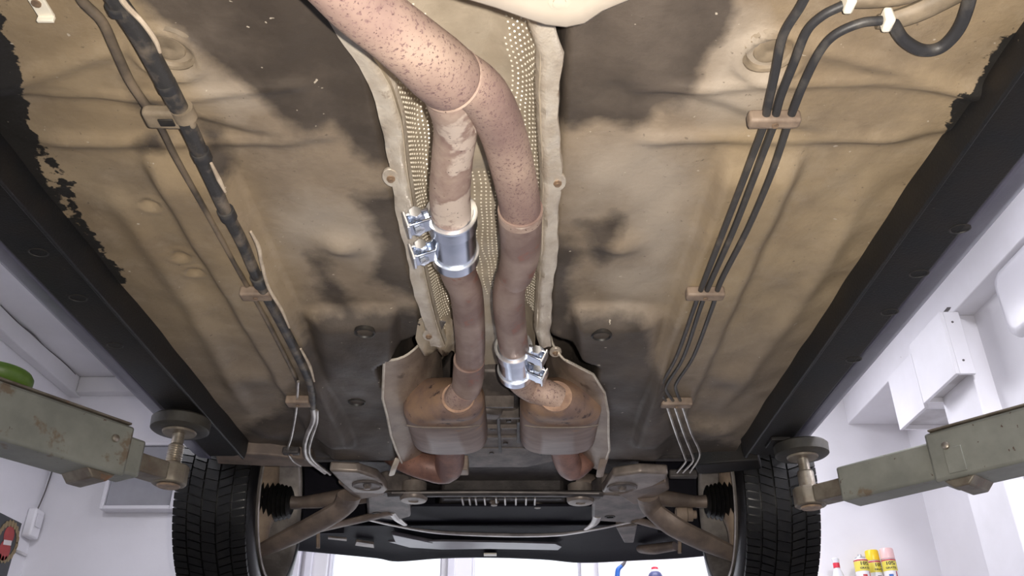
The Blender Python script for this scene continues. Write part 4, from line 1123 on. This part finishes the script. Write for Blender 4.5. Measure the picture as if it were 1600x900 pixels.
for poly in (((528, 752), (602, 764), (600, 772), (558, 778)), ((965, 770), (1040, 750), (1046, 762), (1008, 782), (990, 786))):
    MB().prism([PZ(a, b, .67) for a, b in poly], .664, .70).build('mount_bracket', 'arm_steel', car, bevel=.005)
def oval(pts, rad, name, m, flat=0.55, par=None):
    return MB().tube(pts, rad, 14, 5, flat=flat, up=(0, 0, 1)).build(name, m, par or car)
HY = 2.5
ca = oval([PZ(546, 774, .668), PZ(536, 792, .65), PY(505, 812, 2.40), PY(455, 838, 2.46), PY(404, 862, 2.5)], [.034, .034, .036, .034, .026], 'control_arm', 'arm_steel')
oval([PZ(610, 800, .672), PZ(560, 812, .66), PY(500, 826, 2.46)], [.020, .020, .018], 'front_strut', 'arm_steel', .5, ca)
oval([PY(404, 862, 2.5), PY(398, 850, 2.5)], [.024, .02], 'ball_joint', 'cast_dark', 1.0, ca)
cb = oval([PZ(1012, 776, .668), PZ(1020, 796, .65), PY(1052, 822, 2.40), PY(1100, 846, 2.46), PY(1160, 872, 2.5)], [.030, .032, .036, .036, .026], 'control_arm', 'arm_steel')
oval([PZ(992, 812, .67), PZ(1030, 822, .66), PY(1080, 838, 2.46)], [.018, .020, .018], 'front_strut', 'arm_steel', .5, cb)
oval([PY(1160, 872, 2.5), PY(1154, 858, 2.5)], [.024, .02], 'ball_joint', 'cast_dark', 1.0, cb)
for (x0, y0, x1, y1) in ((497, 832, 497, 856), (1062, 838, 1062, 864)):
    MB().tube([PY(x0, y0, 2.62), PY(x1, y1, 2.62)], [.010, .010], 10, 0, flat=.6).build('drop_link', 'knuckle_dirt', car)
oval([PZ(1002, 858, .70), PZ(1020, 858, .69), PZ(1055, 853, .69)], [.024, .030, .026], 'tow_bracket', 'arm_steel', .6)
MB().prism([PZ(a, b, .69) for a, b in ((962, 822), (996, 818), (990, 846), (975, 846))], .685, .73).build('tray_bracket', 'cast_grey', car, bevel=.004)
p = PY(1095, 800, 2.5)
MB().lathe(PY(1072, 804, 2.52), (1, 0, 0), [(.02, -.03), (.024, -.02), (.024, 0), (.02, .004), (.02, .018), (.012, .02), (.012, .03)], 16).build('link_bush', 'knuckle_dirt', car)
MB().lathe(PY(520, 800, 2.52), (1, 0, 0), [(.02, -.03), (.024, -.02), (.024, 0), (.02, .004), (.02, .018), (.012, .02), (.012, .03)], 16).build('link_bush', 'navy', car)

HZ = 0.70
for s in (-1, 1):
    X0 = CX + s * 0.748
    def at(x, r): return (r, x)
    # wheel
    lbl = 'left' if s < 0 else 'right'
    ax = Vector((s, 0, 0)); C0 = Vector((X0, HY, HZ))
    prof = [(.220, -.092), (.228, -.098), (.255, -.106), (.28, -.104), (.296, -.094), (.300, -.085), (.3015, -.05), (.302, 0), (.3015, .05), (.300, .085), (.296, .094), (.28, .104), (.255, .106), (.228, .098), (.220, .092), (.215, .085), (.215, -.085), (.220, -.092)]
    mb = MB(); n = 72
    rg = [[C0 + ax * hgt + Vector((0, math.cos(2 * math.pi * k / n), math.sin(2 * math.pi * k / n))) * r for k in range(n)] for r, hgt in prof]
    mb.rings(rg, cap=False)
    ty = mb.build('front_tyre', 'tyre_rubber', car)
    lab(ty, 'black %s front tyre' % lbl)
    tb = MB()
    def block(x0, x1, a0, a1, skew, r0=.2985, r1=.310):
        vs = []
        for r in (r0, r1):
            for x, dx in ((x0, -skew), (x1, skew)):
                for an in (a0 + dx, a1 + dx):
                    vs.append(C0 + ax * (x * s) + Vector((0, math.cos(an) * r, math.sin(an) * r)))
        tb.add(vs, [(0, 1, 3, 2), (4, 6, 7, 5), (0, 4, 5, 1), (2, 3, 7, 6), (0, 2, 6, 4), (1, 5, 7, 3)])
    for bnd, (x0, x1, cnt, sk, rt) in enumerate(((-.095, -.060, 96, .010, .308), (-.055, -.022, 84, .018, .310), (-.017, .017, 72, 0.012, .3105), (.022, .055, 84, -.018, .310), (.060, .095, 96, -.010, .308))):
        for k in range(cnt):
            a0 = 2 * math.pi * k / cnt; a1 = a0 + 2 * math.pi / cnt * (.82 if bnd != 2 else .92)
            block(x0, x1, a0, a1, sk, r1=rt)
            am = (a0 + a1) / 2
    to = tb.build('tread_blocks', 'tyre_rubber', ty, smooth=False); to['kind'] = 'stuff'
    # rim
    rp = [(.222, -.092), (.230, -.100), (.234, -.106), (.230, -.109), (.222, -.106), (.216, -.098), (.214, -.085), (.204, -.07), (.196, -.03), (.194, .03), (.17, .045), (.07, .05), (.05, .055)]
    mb = MB(); rg = [[C0 + ax * hgt + Vector((0, math.cos(2 * math.pi * k / n), math.sin(2 * math.pi * k / n))) * r for k in range(n)] for r, hgt in rp]
    mb.rings(rg, cap=False)
    ro = mb.build('rim', 'rim_steel', car)
    # brake disc, back plate, knuckle, boot and shaft
    MB().lathe(C0 - ax * .01, ax, [(.05, 0), (.135, 0), (.135, .02), (.05, .02)], 40).build('brake_disc', 'cast_grey', car)
    bpq = MB()
    rg = []
    for r, hh2 in ((.045, -.03), (.10, -.034), (.145, -.03), (.150, -.012), (.147, -.012), (.10, -.028), (.045, -.026)):
        rg.append([C0 + ax * hh2 + Vector((0, math.cos(2 * math.pi * k / 40), math.sin(2 * math.pi * k / 40))) * r for k in range(40)])
    lab(bpq.rings(rg, cap=False).build('brake_backplate', 'knuckle_dirt', car), 'dirty tan backplate inside the %s wheel' % lbl)
    kn = MB().tube([C0 - ax * .05 + Vector((0, .0, .16)), C0 - ax * .05 + Vector((0, 0, .06)), C0 - ax * .05, C0 - ax * .05 + Vector((0, -.005, -.08)), C0 - ax * .06 + Vector((0, 0, -.15))], [.03, .04, .055, .034, .022], 14, 4)
    kn.build('steering_knuckle', 'knuckle_dirt', car)
    pr = []
    for k in range(15):
        f = k / 14
        pr.append(((.060 - .020 * f) + (.006 if k % 2 else -.004), -.05 - .085 * f))
    MB().lathe(C0, ax, [(.05, -.035)] + pr, 28).build('joint_boot', 'boot_rubber', car, angle=20)
    MB().tube([C0 - ax * .13, C0 - ax * .17, C0 - ax * .30 + Vector((0, -.02, .01)), C0 - ax * .52 + Vector((0, -.03, .05))], [.02, .018, .026, .034], 16, 3).build('drive_shaft', 'arm_steel', car)
    # strut
    MB().cyl(C0 - ax * .06 + Vector((0, -.02, .12)), C0 - ax * .10 + Vector((0, -.04, .38)), .03).build('strut', 'cast_dark', car)

# front cross wall pieces behind the floor edge
MB().bb(CX - .60, CX - .25, 2.22, 2.26, .74, 1.1).build('inner_wing', 'cast_dark', car, bevel=.01)
MB().bb(CX + .25, CX + .60, 2.22, 2.26, .74, 1.1).build('inner_wing', 'cast_dark', car, bevel=.01)
for s in (-1, 1):
    MB().bb(CX + s * .30, CX + s * .42, 2.15, 2.95, .80, .92).build('front_rail', 'cast_dark', car, bevel=.01)
for poly, m_ in ((((336, 704), (420, 708), (486, 716), (492, 727), (420, 726), (340, 722)), 'arm_steel'), (((1084, 724), (1130, 720), (1186, 716), (1190, 730), (1130, 736), (1090, 738)), 'sill_black')):
    MB().prism([PZ(a, b, .695) for a, b in poly], .690, .745).build('floor_edge', m_, car, bevel=.004)

# --- lines, hoses, loom
ZL = .682
def pline(lst, z=ZL): return [PZ(a, b, z if len(r) == 0 else r[0]) for a, b, *r in lst]
hoses = [
    [(1275, -40), (1252, 8), (1224, 55), (1212, 110), (1200, 165), (1196, 186)],
    [(1318, 8), (1286, 24), (1260, 50), (1240, 100), (1220, 150), (1211, 184)],
    [(1378, 32), (1345, 36), (1305, 54), (1280, 82), (1256, 130), (1240, 170), (1234, 186)]]
mids = [
    [(1194, 196), (1165, 272), (1130, 362), (1098, 445), (1085, 480), (1058, 555), (1036, 596), (1032, 610), (1041, 628)],
    [(1209, 196), (1180, 272), (1145, 362), (1107, 448), (1094, 482), (1068, 558), (1044, 597), (1041, 610), (1053, 628)],
    [(1231, 196), (1205, 272), (1166, 362), (1126, 440), (1113, 480), (1084, 556), (1059, 595), (1056, 608), (1064, 628)]]
ends = [
    [(1042, 634), (1056, 676), (1070, 714), (1071, 722), (1058, 738)],
    [(1054, 634), (1068, 676), (1082, 712), (1082, 722), (1067, 738)],
    [(1066, 634), (1080, 676), (1092, 702), (1092, 716), (1078, 738)]]
for k in range(3):
    MB().tube(pline(hoses[k]), .0050, 10, 6).build('rubber_hose', 'hose_black', car)
    MB().tube(pline(mids[k]), [.0046, .0046, .0046, .0046, .0038, .0034, .0034, .0034, .0032], 10, 6).build('brake_line', 'line_coated', car)
    MB().tube(pline(ends[k]), .0030, 8, 6).build('steel_line', 'line_steel', car)
lab(MB().tube(pline([(1396, 38), (1412, 62), (1440, 78), (1470, 74), (1496, 48), (1512, 10), (1522, -40)]), .0068, 12, 6).build('bent_hose', 'hose_black', car), 'black hose hanging in a loop')
MB().tube(pline([(1370, 34), (1400, 30), (1440, 16), (1500, -14)], .70), [.009, .012, .013, .013], 12, 4, flat=.7).build('hose_fitting', 'plug_rubber', car)
MB().tube(pline([(1330, 4), (1360, 0), (1420, -10), (1480, -40)], .70), [.007, .010, .012, .012], 12, 4, flat=.7).build('hose_fitting', 'plug_rubber', car)
for (a, b) in ((1386, 31), (1326, 2)):
    p = PZ(a, b, ZL); MB().box(p, (.010, .019, .020)).build('hose_clip', 'clip_white', car, bevel=.003)
for (a, b, ww, hh3, m_) in ((1210, 190, .062, .017, 'clip_brown'), (1102, 462, .062, .022, 'clip_brown'), (1057, 632, .066, .024, 'clip_brown'), (400, 462, .05, .024, 'clip_brown'), (466, 630, .05, .03, 'clip_brown'), (455, 707, .04, .02, 'cast_dark')):
    p = PZ(a, b, ZL - .004)
    o = MB().box(p + Vector((0, 0, .004)), (ww, hh3, .018)).build('line_clip', m_, car, bevel=.004, seg=3)
    MB().lathe((p.x, p.y, p.z - .006), (0, 0, -1), [(.004, 0), (.004, .002), (.002, .0022)], 10).build('clip_stud', 'bolt_brown', o)
    MB().box(p + Vector((0, hh3 * .6, .006)), (ww * .9, .004, .014)).build('clip_edge', m_, o, bevel=.001)
p = PZ(1068, 742, .69)
MB().box(p + Vector((0, .006, .004)), (.075, .02, .022)).build('line_holder', 'cast_dark', car, bevel=.004)
# loom on the left
loom = [(150, -60), (182, 0), (214, 48), (243, 100), (270, 150), (298, 205), (324, 265), (350, 325), (378, 378), (405, 440), (440, 505), (468, 560), (486, 602), (489, 636)]
lo_ = MB().tube(pline(loom), [.0105, .0105, .0112, .0112, .0112, .0105, .010, .009, .009, .0085, .0085, .0085, .0085, .008], 14, 6).build('wiring_loom', 'loom_wrap', car)
lab(lo_, 'taped black wiring loom along the floor')
for seg_ in ([(172, -40), (192, 2), (222, 34), (242, 62), (250, 82)], [(330, 255), (342, 280), (352, 300)], [(392, 362), (404, 386), (409, 412), (420, 450), (440, 484), (452, 512)], [(470, 545), (484, 572), (491, 596)]):
    MB().tube(pline(seg_, ZL - .0085), [.002, .0032] + [.0028] * (len(seg_) - 3) + [.0018], 8, 5).build('bare_strand', 'loom_pale', lo_)
for (a, b) in ((182, 6), (258, 128), (312, 236), (352, 328), (402, 432)):
    p = PZ(a, b, ZL); q = PZ(a + 6, b + 12, ZL)
    MB().tube([p, q], .0118, 14, 0).build('tape_wrap', 'hose_black', lo_)
MB().tube(pline([(489, 636), (490, 655), (480, 680), (476, 700), (482, 718), (508, 738)]), [.007, .0062, .006, .006, .006, .006], 12, 6).build('steel_line', 'line_steel', car)
MB().tube(pline([(496, 640), (495, 660), (487, 684), (483, 704), (490, 720), (516, 741)]), [.004] * 6, 10, 6).build('steel_line', 'line_steel', car)
MB().tube(pline([(112, -40), (128, 0), (160, 34), (182, 82), (205, 130), (234, 172), (252, 200), (278, 252), (330, 345), (378, 432), (408, 484), (440, 545), (463, 592), (466, 612)], .69), [.0055] * 6 + [.0042] * 8, 10, 6).build('brake_line', 'line_dusty', car)
MB().tube(pline([(466, 596), (463, 640), (456, 680), (450, 704), (458, 720), (470, 728)]), .003, 8, 6).build('steel_line', 'line_steel', car)
p = PZ(265, 183, ZL)
bk = MB().box(p, (.058, .030, .016), Matrix.Rotation(.05, 3, 'Z')).build('loom_bracket', 'plug_rubber', car, bevel=.005, seg=3)
MB().box(p + Vector((-.002, 0, -.0085)), (.018, .012, .003)).build('bracket_slot', 'plug_black', bk, bevel=.001)
MB().tube([PZ(283, 168, ZL), PZ(291, 184, ZL)], .0135, 16, 0).build('bracket_collar', 'plug_rubber', bk)
p = PZ(65, 12, .70)
bk = MB().box(p + Vector((0, -.015, 0)), (.017, .055, .004)).build('floor_bracket', 'clip_white', car, bevel=.001)
MB().box(p + Vector((0, .012, -.004)), (.018, .004, .008)).build('bracket_lip', 'clip_white', bk, bevel=.001)
MB().lathe(p + Vector((-.001, -.008, -.002)), (0, 0, -1), [(.005, 0), (.005, .002), (.002, .003)], 10).build('bracket_rivet', 'bolt_brown', bk)

# --- beige rounded silencer shield hanging closest to the lens
out_ = [(664, -150), (676, -40), (700, -6), (735, 6), (770, 16), (815, 32), (852, 44), (886, 48), (915, 42), (944, 22), (968, 12), (992, 2), (1010, -40), (1030, -150)]
q = [PZ(a, b, .60) for a, b in out_]
cxq = sum((p.x for p in q)) / len(q); cyq = q[0].y
rg = []
for f, zz in ((1.0, .66), (1.0, .612), (.985, .602), (.94, .597), (.80, .594), (.5, .592), (.15, .592)):
    rg.append([Vector((cxq + (p.x - cxq) * f, cyq + (p.y - cyq) * f, zz)) for p in q])
o = MB().rings(rg).build('silencer_shield', 'beige_panel', car, angle=70)
lab(o, 'beige rounded silencer shield closest to the lens')
p = PZ(874, 2, .592)
MB().lathe((p.x, p.y, .5935), (0, 0, -1), [(.010, 0), (.010, .002), (.006, .0025), (.006, .005), (.003, .0055)], 12).build('shield_bolt_glint', 'beige_panel', o)  # added disc standing in for a bright highlight in a recess
